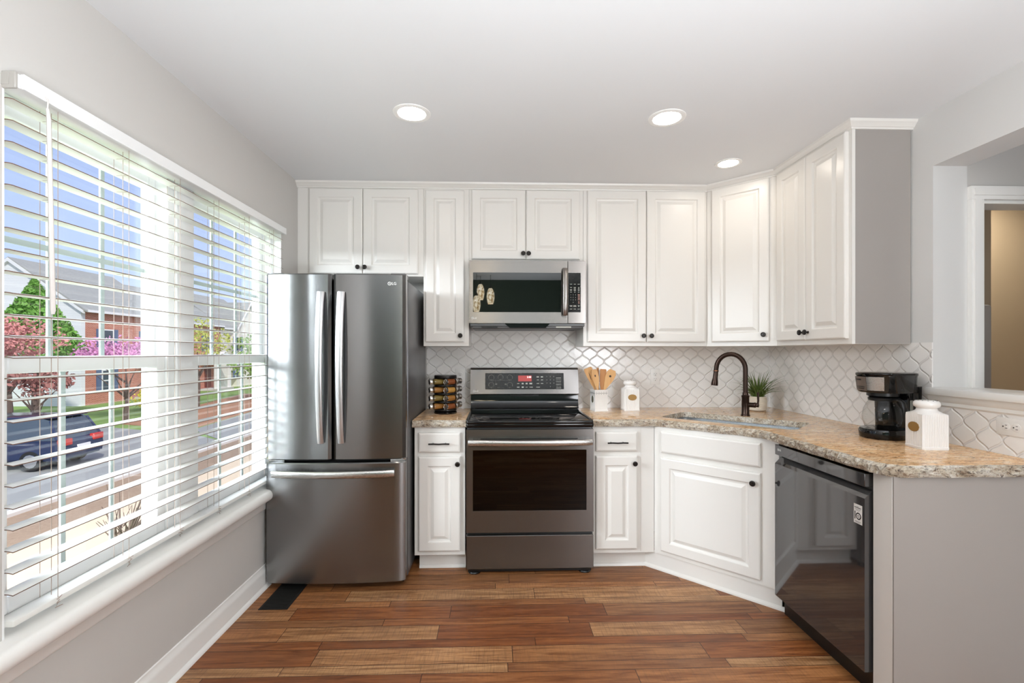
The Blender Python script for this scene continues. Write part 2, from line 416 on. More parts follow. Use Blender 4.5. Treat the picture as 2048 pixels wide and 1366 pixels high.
# door casing on the far-room wall
m = MB()
for a in ((dx0-.058, dx0+.004), (dx1-.004, dx1+.058)):
    m.box(a[0], a[1], -1.362, -1.3425, 0, dz-.001); m.box(a[0]+.012, a[1]-.018, -1.3685, -1.3625, 0, dz-.001)
m.box(dx0-.058, dx1+.058, -1.362, -1.3425, dz, dz+.062); m.box(dx0-.046, dx1+.046, -1.3685, -1.3625, dz+.018, dz+.050)
m.box(dx0-.002, dx0+.012, -1.342, -1.24, 0, dz); m.box(dx0, dx1, -1.342, -1.24, dz-.014, dz)
struct('door_1', m, M['trim'])
# pass-through sill
m = MB(); prof = [(XR+.2, 1.135), (XR+.2, 1.168), (XR-.035, 1.168), (XR-.045, 1.160), (XR-.045, 1.143), (XR-.035, 1.135), (XR-.006, 1.135), (XR-.006, 1.128)]
m.box(XR-.045, XR+.20, oy0, oy1+.0, 1.135, 1.168, .006, 2)
m.extr([(XR+.01, 1.136), (XR-.030, 1.136), (XR-.026, 1.118), (XR-.014, 1.104), (XR-.014, 1.090), (XR-.006, 1.082), (XR+.01, 1.082)], lambda u, v: Vector((u, oy0, v)), lambda u, v: Vector((u, oy1, v)))
struct('trim_1', m, M['trim'])
# window stool, apron, baseboards
def sweep(name, prof, p0, p1, mat):
    """profile (out, z) swept along the left wall"""
    m = MB(); m.extr(prof, lambda u, v: Vector((XL+u, p0, v)), lambda u, v: Vector((XL+u, p1, v))); return struct(name, m, mat, smooth=50)
rnd = [(.07-.022+.022*cos(a), .5315+.0285*sin(a)) for a in [pi/2-pi*i/8 for i in range(9)]]
sweep('trim_2', [(-.11, .560)] + rnd + [(-.0, .503), (-.11, .503)], -2.27, -.50, M['trim'])
sweep('trim_3', [(-.002, .503), (.035, .503), (.030, .49), (.018, .478), (.018, .452), (.008, .44), (-.002, .44)], -2.25, -.52, M['trim'])
bb = [(-.002, 0), (.030, 0), (.028, .012), (.016, .020), (.014, .085), (.012, .098), (.006, .106), (.005, .122), (-.002, .126)]
sweep('baseboard_left', bb, -4.75, -.005, M['trim'])
# crown along the wall cabinets
def path_sweep(name, prof, path, mat, kind='structure'):
    m = MB(); rings = []
    n = len(path)
    for i, p in enumerate(path):
        p = Vector(p); a = (Vector(path[i])-Vector(path[i-1])).normalized() if i else None
        b = (Vector(path[i+1])-Vector(path[i])).normalized() if i < n-1 else None
        if a is None: a = b
        if b is None: b = a
        na, nb = Vector((a.y, -a.x)), Vector((b.y, -b.x)); nn = (na+nb).normalized(); k = 1/max(.3, nn.dot(na))
        rings.append([m.bm.verts.new((p.x+nn.x*k*u, p.y+nn.y*k*u, v)) for u, v in prof])
    L = len(prof)
    for i in range(n-1):
        for j in range(L): m.bm.faces.new((rings[i][j], rings[i][(j+1) % L], rings[i+1][(j+1) % L], rings[i+1][j]))
    m.bm.faces.new(rings[0]); m.bm.faces.new(rings[-1][::-1])
    return struct(name, m, mat, smooth=30)
crown = [(-.01, 2.424), (.006, 2.424), (.008, 2.432), (.013, 2.434), (.022, 2.446), (.030, 2.452), (.034, 2.4635), (-.01, 2.4635)]
path_sweep('trim_4', crown, [(XL, -.305), (1.232, -.305), (1.538, -.611), (1.538, -1.231), (XR, -1.231)], M['cab'])
# backsplash
struct('wall_tile_back', MB().box(-.712, XR, -.006, 0, .90, 1.93), M['tile_x'], smooth=0)
m = MB(); m.box(XR-.006, XR, oy1, 0, .90, 1.378); m.box(XR-.006, XR, -2.2, oy1, .90, 1.095)
struct('wall_tile_right', m, M['tile_y'], smooth=0)

# window_1: vinyl double unit with glass
m = MB(); fx0, fx1 = XL-.155, XL-.075
def frame(mb, y0, y1, z0, z1, w, x0, x1): 
    mb.box(x0, x1, y0, y0+w, z0, z1, .003); mb.box(x0, x1, y1-w, y1, z0, z1, .003); mb.box(x0, x1, y0+w, y1-w, z0, z0+w, .003); mb.box(x0, x1, y0+w, y1-w, z1-w, z1, .003)
# jamb liner
m.box(XL-.16, XL+.0, wy0, wy0+.006, wz0, wz1); m.box(XL-.16, XL, wy1-.006, wy1, wz0, wz1); m.box(XL-.16, XL, wy0, wy1, wz1-.006, wz1)
frame(m, wy0, wy1, wz0, wz1, .03, XL-.16, XL-.05)
m.box(XL-.16, XL-.05, -1.475, -1.30, wz0, wz1, .004); m.box(XL-.05, XL-.035, -1.44, -1.335, wz0, wz1, .003)
struct('window_1', m, M['vinyl'])
win = bpy.data.objects['window_1']
units = ((wy0+.03, -1.475), (-1.30, wy1-.03)); mz = 1.296
for (y0, y1) in units:
    s = MB(); frame(s, y0, y1, mz-.02, wz1-.03, .036, XL-.135, XL-.10); s.build('upper_sash', M['vinyl'], win)
    s = MB(); frame(s, y0, y1, wz0+.03, mz+.02, .046, XL-.098, XL-.06); s.build('lower_sash', M['vinyl'], win)
    for (xg, z0, z1, w) in ((XL-.118, mz+.016, wz1-.066, .036), (XL-.08, wz0+.076, mz-.026, .046)):
        MB().box(xg-.002, xg+.002, y0+w, y1-w, z0, z1).build('pane', M['glass'], win, 0)
        g = MB(); ya, yb = y0+w, y1-w
        for k in (1, 2): yy = ya+(yb-ya)*k/3; g.box(xg-.009, xg-.003, yy-.009, yy+.009, z0, z1)
        if z0 > 1.2: g.box(xg-.0088, xg-.0032, ya, yb, (z0+z1)/2-.009, (z0+z1)/2+.009)
        g.build('grille', plain('grille_grey', (188,198,196), .5) if 'grl' not in M else M['grl'], win)
        M.setdefault('grl', bpy.data.materials['grille_grey'])

# ================================================================== BLIND
bl = thing('window_blind', 'wide white horizontal blind covering the double window beside the refrigerator', 'blind', (XL, -1.37, .585))
def BL(mb): return mb.xf(Matrix.Translation((-XL, 1.37, -.585)))
m = MB(); m.box(XL-.030, XL+.034, -2.183, -.582, 2.046, 2.083, .003); m.box(XL+.034, XL+.046, -2.178, -.572, 2.043, 2.084, .002); BL(m).build('head_rail', M['vinyl'], bl)
m = MB(); m.box(XL-.028, XL+.036, -2.192, -2.183, 2.040, 2.085, .002); m.box(XL-.01, XL+.02, -2.1935, -2.192, 2.048, 2.078); BL(m).build('end_bracket', plain('clear_bracket', (176,172,166), .3), bl)
m = MB()
sx = XL-.006; hw = .0245; tilt = radians(2)
for k in range(24):
    z = 2.020-.0583*k
    pr = []
    for i in range(7):
        u = -1+2*i/6; pr.append((u*hw, z+.0035*(1-u*u)+u*hw*tan(tilt)*0-.0035))
    th = .0026
    ys = (-2.18, -.557)
    a = [[m.bm.verts.new((sx+u, y, zz)) for u, zz in pr] for y in ys]; b = [[m.bm.verts.new((sx+u, y, zz-th)) for u, zz in pr] for y in ys]
    for i in range(6):
        m.bm.faces.new((a[0][i], a[0][i+1], a[1][i+1], a[1][i])); m.bm.faces.new((b[0][i+1], b[0][i], b[1][i], b[1][i+1]))
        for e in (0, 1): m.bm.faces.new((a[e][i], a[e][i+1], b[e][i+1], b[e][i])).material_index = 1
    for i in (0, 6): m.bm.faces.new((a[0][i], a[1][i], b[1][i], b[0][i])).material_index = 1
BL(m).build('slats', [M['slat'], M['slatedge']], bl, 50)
m = MB(); m.box(sx-.026, sx+.026, -2.18, -.557, .588, .606, .004, 2); BL(m).build('bottom_rail', M['slat'], bl)
m = MB()
for k in range(6):
    y = -2.05+.273*k
    for xx in (sx+hw+.0015, sx-hw-.0015): m.tube([(xx, y, 2.046), (xx, y, .604)], .0009, 5)
    for xx in (sx-.004,): m.tube([(xx, y+.012, 2.046), (xx, y+.012, .604)], .0010, 5)
    for q in range(24): m.tube([(sx-hw-.0015, y, 2.0155-.0583*q), (sx+hw+.0015, y, 2.0155-.0583*q)], .0006, 4)
    # tail knot under the bottom rail
    pts = [(sx+.027+.006*sin(q*1.9+k), y+.012*cos(q*2.3), .606-.0035*q) for q in range(10)]
    m.tube(pts, .0012, 5)
BL(m).build('ladder_cords', M['cord'], bl)
m = MB(); m.tube([(XL+.052, -2.118, 2.02), (XL+.055, -2.117, 1.99), (XL+.058, -2.108, 1.45), (XL+.058, -2.108, 1.44)], [.004, .0055, .0065, .004], 8)
m.tube([(XL+.046, -2.118, 2.055), (XL+.054, -2.118, 2.045), (XL+.052, -2.118, 2.015)], .002, 6); BL(m).build('tilt_wand', M['clear'], bl)

# ================================================================== CEILING LAMPS
lam0 = None
lamps = [(-.602, -1.238, 1, 'round recessed ceiling light above the refrigerator side, leftmost of the lit three'),
         (.622, -1.232, 1, 'round recessed ceiling light in front of the range wall, middle of the lit three'),
         (1.186, -.700, .86, 'small round recessed ceiling light above the corner sink'),
         (-.6, -3.3, 1, None), (.62, -3.3, 1, None), (3.3, -2.6, 1.3, None), (2.7, -.46, 1.6, None), (3.3, -.46, 1.6, None)]  # entries without a label are unseen lamps added to fill in light
for i, (x, y, s, lb) in enumerate(lamps):
    if i == 0:
        lam0 = thing('recessed_light', lb, 'ceiling light', (x, y, CZ), 0, 'recessed ceiling lights')
        MB().lathe([(.064, -.001), (.066, -.004), (.080, -.006), (.088, -.003), (.089, 0), (.064, 0)], 40, cap=False).build('trim_ring', M['trim'], lam0)
        MB().lathe([(.0001, -.0025), (.065, -.0025)], 40, cap=False).build('lens', M['lens'], lam0, 0)
        o = lam0
    else: o = copytree(lam0)
    o.location = (x, y, CZ); o.scale = (s, s, 1)
    o['label'] = lb or ['round recessed ceiling light behind the camera', 'round recessed ceiling light of the next room'][min(1, (i-3)//2)]

# ================================================================== CABINETS
def panel_door(name, w, h, parent, x, z, frame_w=.055, th=.02, flat=False, mat=None):
    """door slab, lower-left at local (x,z), back at y=0, front at y=-th"""
    m = MB(); bm = m.bm
    if flat: rings = [(0, 0), (0, -th+.006), (.003, -th+.003), (.006, -th+.002), (.010, -th), ]
    else:
        f = frame_w
        rings = [(0, 0), (0, -th+.005), (.003, -th+.002), (.008, -th), (f, -th), (f+.003, -th+.003), (f+.006, -th+.009), (f+.012, -th+.0105), (f+.018, -th+.010), (f+.034, -th+.002), (f+.038, -th+.0005)]
    vr = []
    for ins, y in rings:
        vr.append([bm.verts.new((x+ins, y, z+ins)), bm.verts.new((x+w-ins, y, z+ins)), bm.verts.new((x+w-ins, y, z+h-ins)), bm.verts.new((x+ins, y, z+h-ins))])
    for i in range(len(vr)-1):
        for j in range(4): bm.faces.new((vr[i][j], vr[i][(j+1) % 4], vr[i+1][(j+1) % 4], vr[i+1][j]))
    bm.faces.new(vr[-1]); bm.faces.new(vr[0][::-1])
    return m.build(name, mat or M['cab'], parent, 12)
def knob(parent, x, z, y=-.02):
    m = MB(); m.lathe([(.0075, 0), (.0075, .002), (.0048, .005), (.0046, .012), (.009, .016), (.0145, .018), (.0155, .021), (.0145, .0245), (.011, .026), (.010, .0245), (.006, .0245), (.005, .0265), (.0001, .0268)], 20, (x, y, z), 'y')
    return m.build('knob', M['blackmetal'], parent)
def pull(parent, x, z, w=.125, y=-.02):
    m = MB(); m.tube([(x-w/2, y-.026, z), (x-w/4, y-.029, z+.0015), (x, y-.030, z), (x+w/4, y-.029, z+.0015), (x+w/2, y-.026, z)], [(.0048, .0048)]*5, 10)
    for s in (-1, 1): m.tube([(x+s*w*.3, y, z), (x+s*w*.3, y-.027, z)], .004, 8)
    return m.build('pull_handle', M['blackmetal'], parent)
def cabinet(name, label, loc, rotz, w, dep, z0, z1, doors=(), drawers=(), group=None, toe=None, extra=None, sidemat=None, body=None):
    """origin at left end of the face, floor level"""
    t = thing(name, label, 'cabinet', loc, rotz, group)
    m = MB()
    if body: body(m)
    else: m.box(0, w, 0, dep, z0, z1, .0015)
    if extra: extra(m)
    m.build('body', [M['cab'], M['cabside']], t, 20)
    for (x, z, dw, dh, kx, kz) in doors:
        d = panel_door('door', dw, dh, t, x, z); knob(d, kx, kz)
    for (x, z, dw, dh, pl) in drawers:
        d = panel_door('drawer' if pl else 'false_drawer_front', dw, dh, t, x, z, flat=True)
        if pl: pull(d, x+dw/2, z+dh/2-.004)
    if toe: toe(t)
    return t
def toe_std(x0, x1, y0=.065):
    def f(t):
        m = MB(); m.box(x0, x1, y0, y0+.02, 0, .102); m.extr([(0, 0), (-.012, 0), (-.011, .008), (-.006, .015), (0, .018)], lambda u, v: Vector((x0, y0+u, v)), lambda u, v: Vector((x1, y0+u, v)))
        m.build('toe_kick', M['cab'], t, 30)
    return f
G1 = 'white raised-panel wall cabinets'; G2 = 'white raised-panel base cabinets'
FY = -.305
# A over the fridge (with a filler strip to the wall)
ax = -1.450
def exA(m): m.box(XL-ax+.001, 0, .004, .02, 1.838, 2.438)
cabinet('wall_cabinet', 'white two-door wall cabinet directly above the refrigerator', (ax, FY, 0), 0, -.69-ax, .295, 1.838, 2.438,
        doors=[(.010, 1.853, .350, .564, .334, 1.893), (.364, 1.853, .362, .564, .380, 1.893)], group=G1, extra=exA)
cabinet('wall_cabinet', 'narrow single-door white wall cabinet between refrigerator and microwave', (-.689, FY, 0), 0, .303, .295, 1.372, 2.438,
        doors=[(.014, 1.400, .258, 1.013, .247, 1.442)], group=G1)
cabinet('wall_cabinet', 'white two-door wall cabinet directly above the microwave', (-.385, FY, 0), 0, .769, .295, 1.934, 2.438,
        doors=[(.018, 1.955, .359, .464, .362, 1.99), (.383, 1.955, .361, .464, .398, 1.99)], group=G1)
cabinet('wall_cabinet', 'tall wide two-door white wall cabinet right of the microwave', (.385, FY, 0), 0, .846, .295, 1.372, 2.438,
        doors=[(.026, 1.400, .399, 1.023, .402, 1.442), (.430, 1.400, .402, 1.023, .456, 1.442)], group=G1)
def bodyE(m):
    # pentagon in local coords of the rotated frame
    w = .4325
    pts = [(1.2325, -.305), (1.538, -.6105), (XR-.008, -.6105), (XR-.008, -.008), (1.2325, -.008)]
    R = Matrix.Rotation(pi/4, 4, 'Z'); L = []
    for p in pts:
        v = R @ Vector((p[0]-1.2325, p[1]+.305, 0)); L.append((v.x, v.y))
    m.prism(L, 1.372, 2.438)
cabinet('wall_cabinet', 'single-door diagonal white wall cabinet in the corner above the sink', (1.2325, -.305, 0), -pi/4, .4325, .3, 1.372, 2.438,
        doors=[(.038, 1.400, .352, 1.023, .364, 1.442)], group=G1, body=bodyE)
def exF(m):
    m.box(.6185, .620, .014, .295, 1.374, 2.436, 0, 1, 1); m.box(.6175, .6215, 0, .016, 1.372, 2.438)
cabinet('wall_cabinet', 'white two-door wall cabinet on the right wall with greige end panel', (1.538, -.6115, 0), -pi/2, .618, .297, 1.372, 2.438,
        doors=[(.022, 1.400, .272, 1.023, .276, 1.442), (.297, 1.400, .302, 1.023, .322, 1.442)], group=G1, extra=exF)
# base cabinets
TZ = .879
cabinet('base_cabinet', 'narrow white base cabinet with drawer and door between refrigerator and range', (-.697, -.61, 0), 0, .306, .595, .102, TZ,
        doors=[(.027, .131, .250, .570, .262, .660)], drawers=[(.027, .728, .250, .117, True)], group=G2, toe=toe_std(.02, .306))
def bodyBR(m): m.prism([(0, 0), (.380, 0), (.380, .02), (.36, .04), (.36, .595), (0, .595)], .102, TZ); m.box(.297, .299, -.0015, 0, .11, .87)
cabinet('base_cabinet', 'narrow white base cabinet with drawer and door right of the range', (.387, -.61, 0), 0, .380, .595, .102, TZ,
        doors=[(.018, .130, .254, .568, .252, .655)], drawers=[(.018, .728, .254, .117, True)], group=G2, toe=toe_std(0, .375, .055), body=bodyBR)
def bodyS(m):
    R = Matrix.Rotation(pi/4, 4, 'Z'); L = []
    for p in [(.769, -.6105), (1.24, -1.0815), (1.24, -1.122), (1.262, -1.122), (1.262, -1.0724), (.783, -.5935)]:
        v = R @ Vector((p[0]-.769, p[1]+.6105, 0)); L.append((v.x, v.y))
    m.prism(L, .102, TZ)
def toeS(t):
    m = MB(); m.box(-.078, .70, .012, .03, 0, .102)
    m.extr([(0, 0), (-.014, 0), (-.013, .009), (-.007, .017), (0, .02)], lambda u, v: Vector((-.078, .012+u, v)), lambda u, v: Vector((.735, .012+u, v)))
    m.build('toe_kick', M['cab'], t, 30)
cabinet('sink_base_cabinet', 'diagonal white corner sink cabinet with wide door and false drawer front', (.769, -.6105, 0), -pi/4, .666, .5, .102, TZ,
        doors=[(.048, .130, .556, .563, .572, .640)], drawers=[(.048, .725, .556, .127, False)], toe=toeS, body=bodyS)
# end panel and post beside dishwasher
ep = thing('peninsula_end_panel', 'greige painted end panel with white front stile at the end of the peninsula', 'panel', (1.24, -1.818, 0))
MB().box(0, .02, 0, .088, 0, TZ, .001).build('stile', M['cab'], ep)
m = MB(); m.box(.001, XR-1.24-.001, -.004, .016, 0, TZ); m.box(.001, .018, -.0065, -.004, 0, TZ); m.box(.0185, XR-1.24-.001, .016, .09, 0, .12)
m.build('panel', M['cabside'], ep)

# ================================================================== COUNTERTOPS
def counter(name, label, outer, rough, hole, z0, z1):
    """outer: closed list of points; rough[i] True if edge i->i+1 is a chiselled exposed edge"""
    rnd_ = random.Random(5)
    m = MB(); bm = m.bm
    pts = []; n = len(outer)
    for i in range(n):
        a, b = Vector(outer[i]), Vector(outer[(i+1) % n]); L = (b-a).length; k = max(1, int(L/.011)) if rough[i] else 1
        d = (b-a).normalized(); no = Vector((d.y, -d.x))
        for j in range(k): pts.append((a+(b-a)*j/k, no if rough[i] else None))
    N = len(pts)
    # smooth normals at corners
    nor = []
    for i in range(N):
        c = [pts[(i+q) % N][1] for q in (-1, 0)]
        c = [x for x in c if x is not None]
        nor.append(sum(c, Vector((0, 0))).normalized() if c else Vector((0, 0)))
    levels = [(z1, -.012, .004), (z1-.004, -.004, .006), (z1-.013, .003, .007), (z1-.022, .005, .007), (z1-.032, .002, .006), (z0, -.003, .003)]
    walk = 0; cols = []
    for li, (z, o, amp) in enumerate(levels):
        ring = []
        for i, (p, _) in enumerate(pts):
            nn = nor[i]; r = (rnd_.random()-.5)*2*amp + .003*sin(i*.35+li*.5)
            zz = z + ((rnd_.random()-.5)*.003 if 0 < li < len(levels)-1 else 0)
            ring.append(bm.verts.new((p.x+nn.x*(o+r), p.y+nn.y*(o+r), zz)))
        cols.append(ring)
    for li in range(len(cols)-1):
        for i in range(N):
            f = bm.faces.new((cols[li][i], cols[li][(i+1) % N], cols[li+1][(i+1) % N], cols[li+1][i])); f.material_index = 1
    es = [bm.edges.get((cols[0][i], cols[0][(i+1) % N])) for i in range(N)]
    if hole:
        hv = [bm.verts.new((p[0], p[1], z1)) for p in hole]; hb = [bm.verts.new((p[0], p[1], z0+.008)) for p in hole]; K = len(hole)
        for i in range(K):
            es.append(bm.edges.new((hv[i], hv[(i+1) % K])))
            f = bm.faces.new((hv[i], hb[i], hb[(i+1) % K], hv[(i+1) % K])); f.material_index = 1
    r = bmesh.ops.triangle_fill(bm, edges=es, use_beauty=True, use_dissolve=False, normal=(0, 0, 1))
    o = m.build(name, [M['granite'], M['granite_edge']], None, 35)
    return tag(o, label, 'countertop', 'granite countertops')
CT = .921; CB = .879
counter('countertop', 'small granite countertop piece left of the range under the spice rack', [(-.708, -.007), (-.708, -.632), (-.386, -.632), (-.386, -.007)], [False, True, False, False], None, CB, CT)
# note: corner order is counter-clockwise so the outward normal is (dy,-dx)
def diag(s, t): return (s*SN+t*SN, -s*SN+t*SN)      # s along the sink front, t towards the corner
def rrect(s0, s1, t0, t1, r, k=6):
    L = []
    for cs, ct, a0 in ((s0+r, t0+r, pi), (s1-r, t0+r, 1.5*pi), (s1-r, t1-r, 0), (s0+r, t1-r, .5*pi)):
        for i in range(k+1):
            a = a0+.5*pi*i/k; L.append(diag(cs+r*cos(a), ct+r*sin(a)))
    return L
hole = rrect(.955, 1.715, .225, .585, .05)
big = [(.386, -.007), (.386, -.632), (.775, -.632), (1.195, -1.052), (1.20, -1.60), (1.202, -1.755), (1.225, -1.81), (1.275, -1.842), (XR-.007, -1.842), (XR-.007, -.007)]
counter('countertop', 'large L-shaped granite countertop wrapping the corner sink to the peninsula', big, [False, True, True, True, True, True, True, True, False, False], hole, CB, CT)
# sink
sk = thing('sink', 'stainless undermount sink set diagonally in the corner countertop', 'sink', (*diag(1.335, .405), CB-.20))
m = MB(); lv = [(.0, CB+.006), (.0, CB-.004), (-.004, CB-.06), (-.008, CB-.17), (-.03, CB-.195), (-.10, CB-.2)]
c0 = Vector(diag(1.335, .405))
rg = []
for ins, z in lv:
    L = rrect(.955+.0-ins*1-.006, 1.715+ins+.006, .225-ins-.006, .585+ins+.006, .055)
    rg.append([m.bm.verts.new((p[0]-c0.x, p[1]-c0.y, z-(CB-.2))) for p in L])
for i in range(len(rg)-1):
    for j in range(len(rg[0])): m.bm.faces.new((rg[i][j], rg[i][(j+1) % len(rg[0])], rg[i+1][(j+1) % len(rg[0])], rg[i+1][j]))
m.bm.faces.new(rg[-1]); m.build('basin', brushed('sink_steel', (205,208,210), .22, 0), sk)
MB().lathe([(.045, .001), (.045, .003), (.035, .004), (.02, .002), (.0001, .002)], 24).build('drain', M['chrome'], sk)

# faucet
fp = diag(1.335, .655)
fa = thing('faucet', 'oil-rubbed bronze gooseneck faucet standing behind the corner sink', 'faucet', (fp[0], fp[1], CT), -.62)
m = MB(); m.lathe([(.027, 0), (.027, .006), (.025, .010), (.0235, .014), (.0225, .12), (.0245, .124), (.0245, .130), (.018, .134), (.017, .15), (.015, .152)], 28).build('base', M['bronze'], fa)
pts = [(0, 0, .13), (0, 0, .30)]
for i in range(1, 15): a = pi*i/14*.97; pts.append((0-(.088-.088*cos(a)), 0, .30+.098*sin(a)))
pts.append((pts[-1][0]-.002, 0, pts[-1][2]-.02))
m = MB(); m.tube(pts, .0150, 16).build('neck', M['bronze'], fa)
e = Vector(pts[-1])
m = MB(); m.lathe([(.0145, .004), (.0165, -.0), (.0165, -.006), (.0145, -.008), (.016, -.05), (.0205, -.075), (.022, -.092), (.0215, -.098), (.0195, -.098), (.019, -.094), (.0001, -.094)], 24, (0, 0, 0)).xf(Matrix.Rotation(radians(6), 4, 'Y')).build('spray_head', M['bronze'], fa, loc=(e.x, 0, e.z-.002))
MB().lathe([(.0148, .001), (.0172, .0), (.0172, -.004), (.0148, -.005)], 24).build('collar_ring', M['bronzedge'], fa, loc=(e.x, 0, e.z))
m = MB(); m.lathe([(.013, .015), (.0155, .018), (.0155, .05), (.017, .052), (.017, .060), (.012, .064), (.014, .070), (.013, .078), (.0001, .080)], 20, (0, 0, .072), 'x'); m.tube([(.070, 0, .072), (.074, 0, .10), (.072, 0, .155)], [.0065, .006, .0075], 10); m.build('lever_handle', M['bronze'], fa)

# ================================================================== FRIDGE
fr = thing('refrigerator', 'tall stainless french-door refrigerator with bottom freezer beside the window', 'refrigerator', (-1.108, -.80, 0))
fw = .388
m = MB(); m.box(-.385, .392, .085, .765, .03, 1.745, .006, 2); m.build('case', M['fridgeside'], fr)
m = MB(); m.box(-.375, .38, .06, .085, .05, 1.75); m.build('gasket', M['rubber'], fr)
def bow(name, x0, x1, z0, z1, mat, y_of):
    m = MB(); n = 24; bm = m.bm; fl = []; 
    prof = []
    for i in range(n+1):
        x = x0+(x1-x0)*i/n; e = min(i, n-i)/n*(x1-x0); edge = .014*max(0, 1-e/.012)**2
        prof.append((x, y_of(x)+edge))
    poly = prof+[(x1, .058), (x0, .058)]
    zz = [(z0, .006), (z0+.006, 0), (z1-.006, 0), (z1, .006)]
    rings = []
    for z, ins in zz: rings.append([bm.verts.new((p[0], min(p[1]+ins, .058), z)) for p in poly])
    K = len(poly)
    for a in range(3):
        for j in range(K): bm.faces.new((rings[a][j], rings[a][(j+1) % K], rings[a+1][(j+1) % K], rings[a+1][j]))
    bm.faces.new(rings[0][::-1]); bm.faces.new(rings[-1])
    return m.build(name, mat, fr, 35)
yb = lambda x: .022*(x/.39)**2-.020
dL = bow('door', -.386, -.018, .728, 1.772, M['stain_f'], yb)
dR = bow('door', -.006, .392, .728, 1.772, M['stain_f'], yb)
dF = bow('freezer_drawer', -.388, .390, .034, .712, M['stain_f'], yb)
def vhandle(p, x, z0, z1, lean):
    m = MB(); pts = []; rr = []
    for i in range(17):
        u = i/16; z = z0+(z1-z0)*u; b = sin(pi*u)
        pts.append((x+lean*(1-b)*-.0, -.030-.038*b**.7, z)); rr.append((.0215-.004*(1-u)**2, .008))
    m.tube(pts, rr, 12, flat=(0, 1, 0)); m.build('handle', M['stain_l'], p, 60)
vhandle(dL, -.070, .825, 1.668, 1); vhandle(dR, .042, .825, 1.668, -1)
m = MB(); pts = []
for i in range(21):
    u = i/20; pts.append((-.34+.675*u, -.028-.036*sin(pi*u)**.7, .655-.0*sin(pi*u)))
m.tube(pts, [(.0065, .019)]*21, 12, flat=(0, 0, 1)); m.build('handle', M['stain_h'], dF, 60)
for x in (.30, -.386): m = MB(); m.box(x, x+.088, .03, .12, 1.752, 1.782, .006, 2); m.build('hinge_cover', M['fridgeside'], fr)
m = MB(); m.box(-.37, .37, .075, .09, .002, .05); m.build('grille', M['blackplastic'], fr)
for x in (-.3, .3):
    for y in (.14, .7): m = MB(); m.lathe([(.02, 0), (.02, .035)], 12, (x, y, 0)); m.build('foot', M['blackplastic'], fr)
for x in (-.386, .30): m = MB(); m.box(x, x+.086, .040, .10, .713, .7265); m.build('centre_hinge', M['chrome'], fr)
logo(dR, .305, yb(.32)-.0015, 1.718, .016)

# ================================================================== RANGE
rg_ = thing('range', 'freestanding stainless electric range with black glass cooktop and oven window', 'range', (0, -.67, 0))
m = MB(); m.box(-.378, .378, .045, .64, .03, .885); m.build('body', M['fridgeside'], rg_)
m = MB(); m.box(-.3835, .3835, -.005, .60, .880, .912, .012, 3); m.box(-.376, .376, .03, .56, .908, .9215, .004, 2); m.box(-.379, .379, -.01, .03, .902, .924, .008, 3)
m.box(-.382, -.362, .02, .6, .905, .926, .005, 2); m.box(.362, .382, .02, .6, .905, .926, .005, 2)
m.build('cooktop', M['blackgloss'], rg_)
m = MB()
for (x, y, r) in ((-.19, .16, .115), (.19, .16, .10), (-.19, .42, .08), (.19, .42, .08), (0, .44, .06)):
    m.lathe([(r-.002, .9218), (r, .9219), (r+.002, .9218)], 48, (x, y, 0), cap=False)
m.build('burner_marks', plain('faint_burner_print', (30,30,31), .15), rg_, 0)
# backguard: black riser and stainless console
m = MB()
def prof_ext(m, prof, x0, x1, mi=0): m.extr(prof, lambda u, v: Vector((x0, u, v)), lambda u, v: Vector((x1, u, v)), mi)
prof_ext(m, [(.655, .91), (.535, .91), (.535, .930), (.548, .945), (.560, .99), (.562, 1.026), (.655, 1.026)], -.384, .384)
m.build('riser', M['blackgloss'], rg_, 30)
m = MB(); prof_ext(m, [(.655, 1.028), (.560, 1.028), (.556, 1.034), (.590, 1.206), (.598, 1.216), (.610, 1.220), (.655, 1.220)], -.388, .388)
con = m.build('console', M['stain_r'], rg_, 25)
m = MB(); m.box(-.10, .10, .553, .56, 1.018, 1.027); m.build('vent_slot', M['blackplastic'], rg_)
# control panel lies on the sloping console face
sl = atan(.034/.172)
cp = MB(); cp.box(-.282, .282, -.003, .004, -.058, .058, .002); 
cpo = cp.build('control_panel', M['panelblack'], con, 30, (0, .573, 1.124)); cpo.rotation_euler = (-sl, 0, 0)
m = MB(); m.box(-.046, .05, -.0045, -.003, -.002, .040); m.build('display', M['red'], cpo)
m = MB(); text_into(m, '2:50', .018, .032, -.005, .028); m.build('clock_digits', M['digit'], cpo, 0)
m = MB()
def arc(m, cx, cz, r, a0, a1, w=.0012, y=-.0036, n=14):
    for i in range(n):
        a, b = a0+(a1-a0)*i/n, a0+(a1-a0)*(i+1)/n
        m.quad([(cx+(r-w)*cos(a), y, cz+(r-w)*sin(a)), (cx+(r+w)*cos(a), y, cz+(r+w)*sin(a)), (cx+(r+w)*cos(b), y, cz+(r+w)*sin(b)), (cx+(r-w)*cos(b), y, cz+(r-w)*sin(b))])
def dash(m, cx, cz, w, h=.003, y=-.0036): m.quad([(cx-w/2, y, cz-h/2), (cx+w/2, y, cz-h/2), (cx+w/2, y, cz+h/2), (cx-w/2, y, cz+h/2)])
for cx, cz, r in ((-.238, .026, .019), (-.172, .028, .019), (-.106, .026, .019), (-.238, -.028, .019), (-.106, -.028, .019)):
    arc(m, cx, cz, r, -.5, pi+.5); dash(m, cx, cz-.016, .03, .0015); dash(m, cx, cz-.019, .004, .006)
dash(m, -.204, -.022, .014, .008); dash(m, -.136, -.022, .014, .008); dash(m, -.172, -.046, .05, .001); dash(m, -.172, .006, .16, .001)
m.build('burner_legend', M['markdim'], cpo, 0)
m = MB()
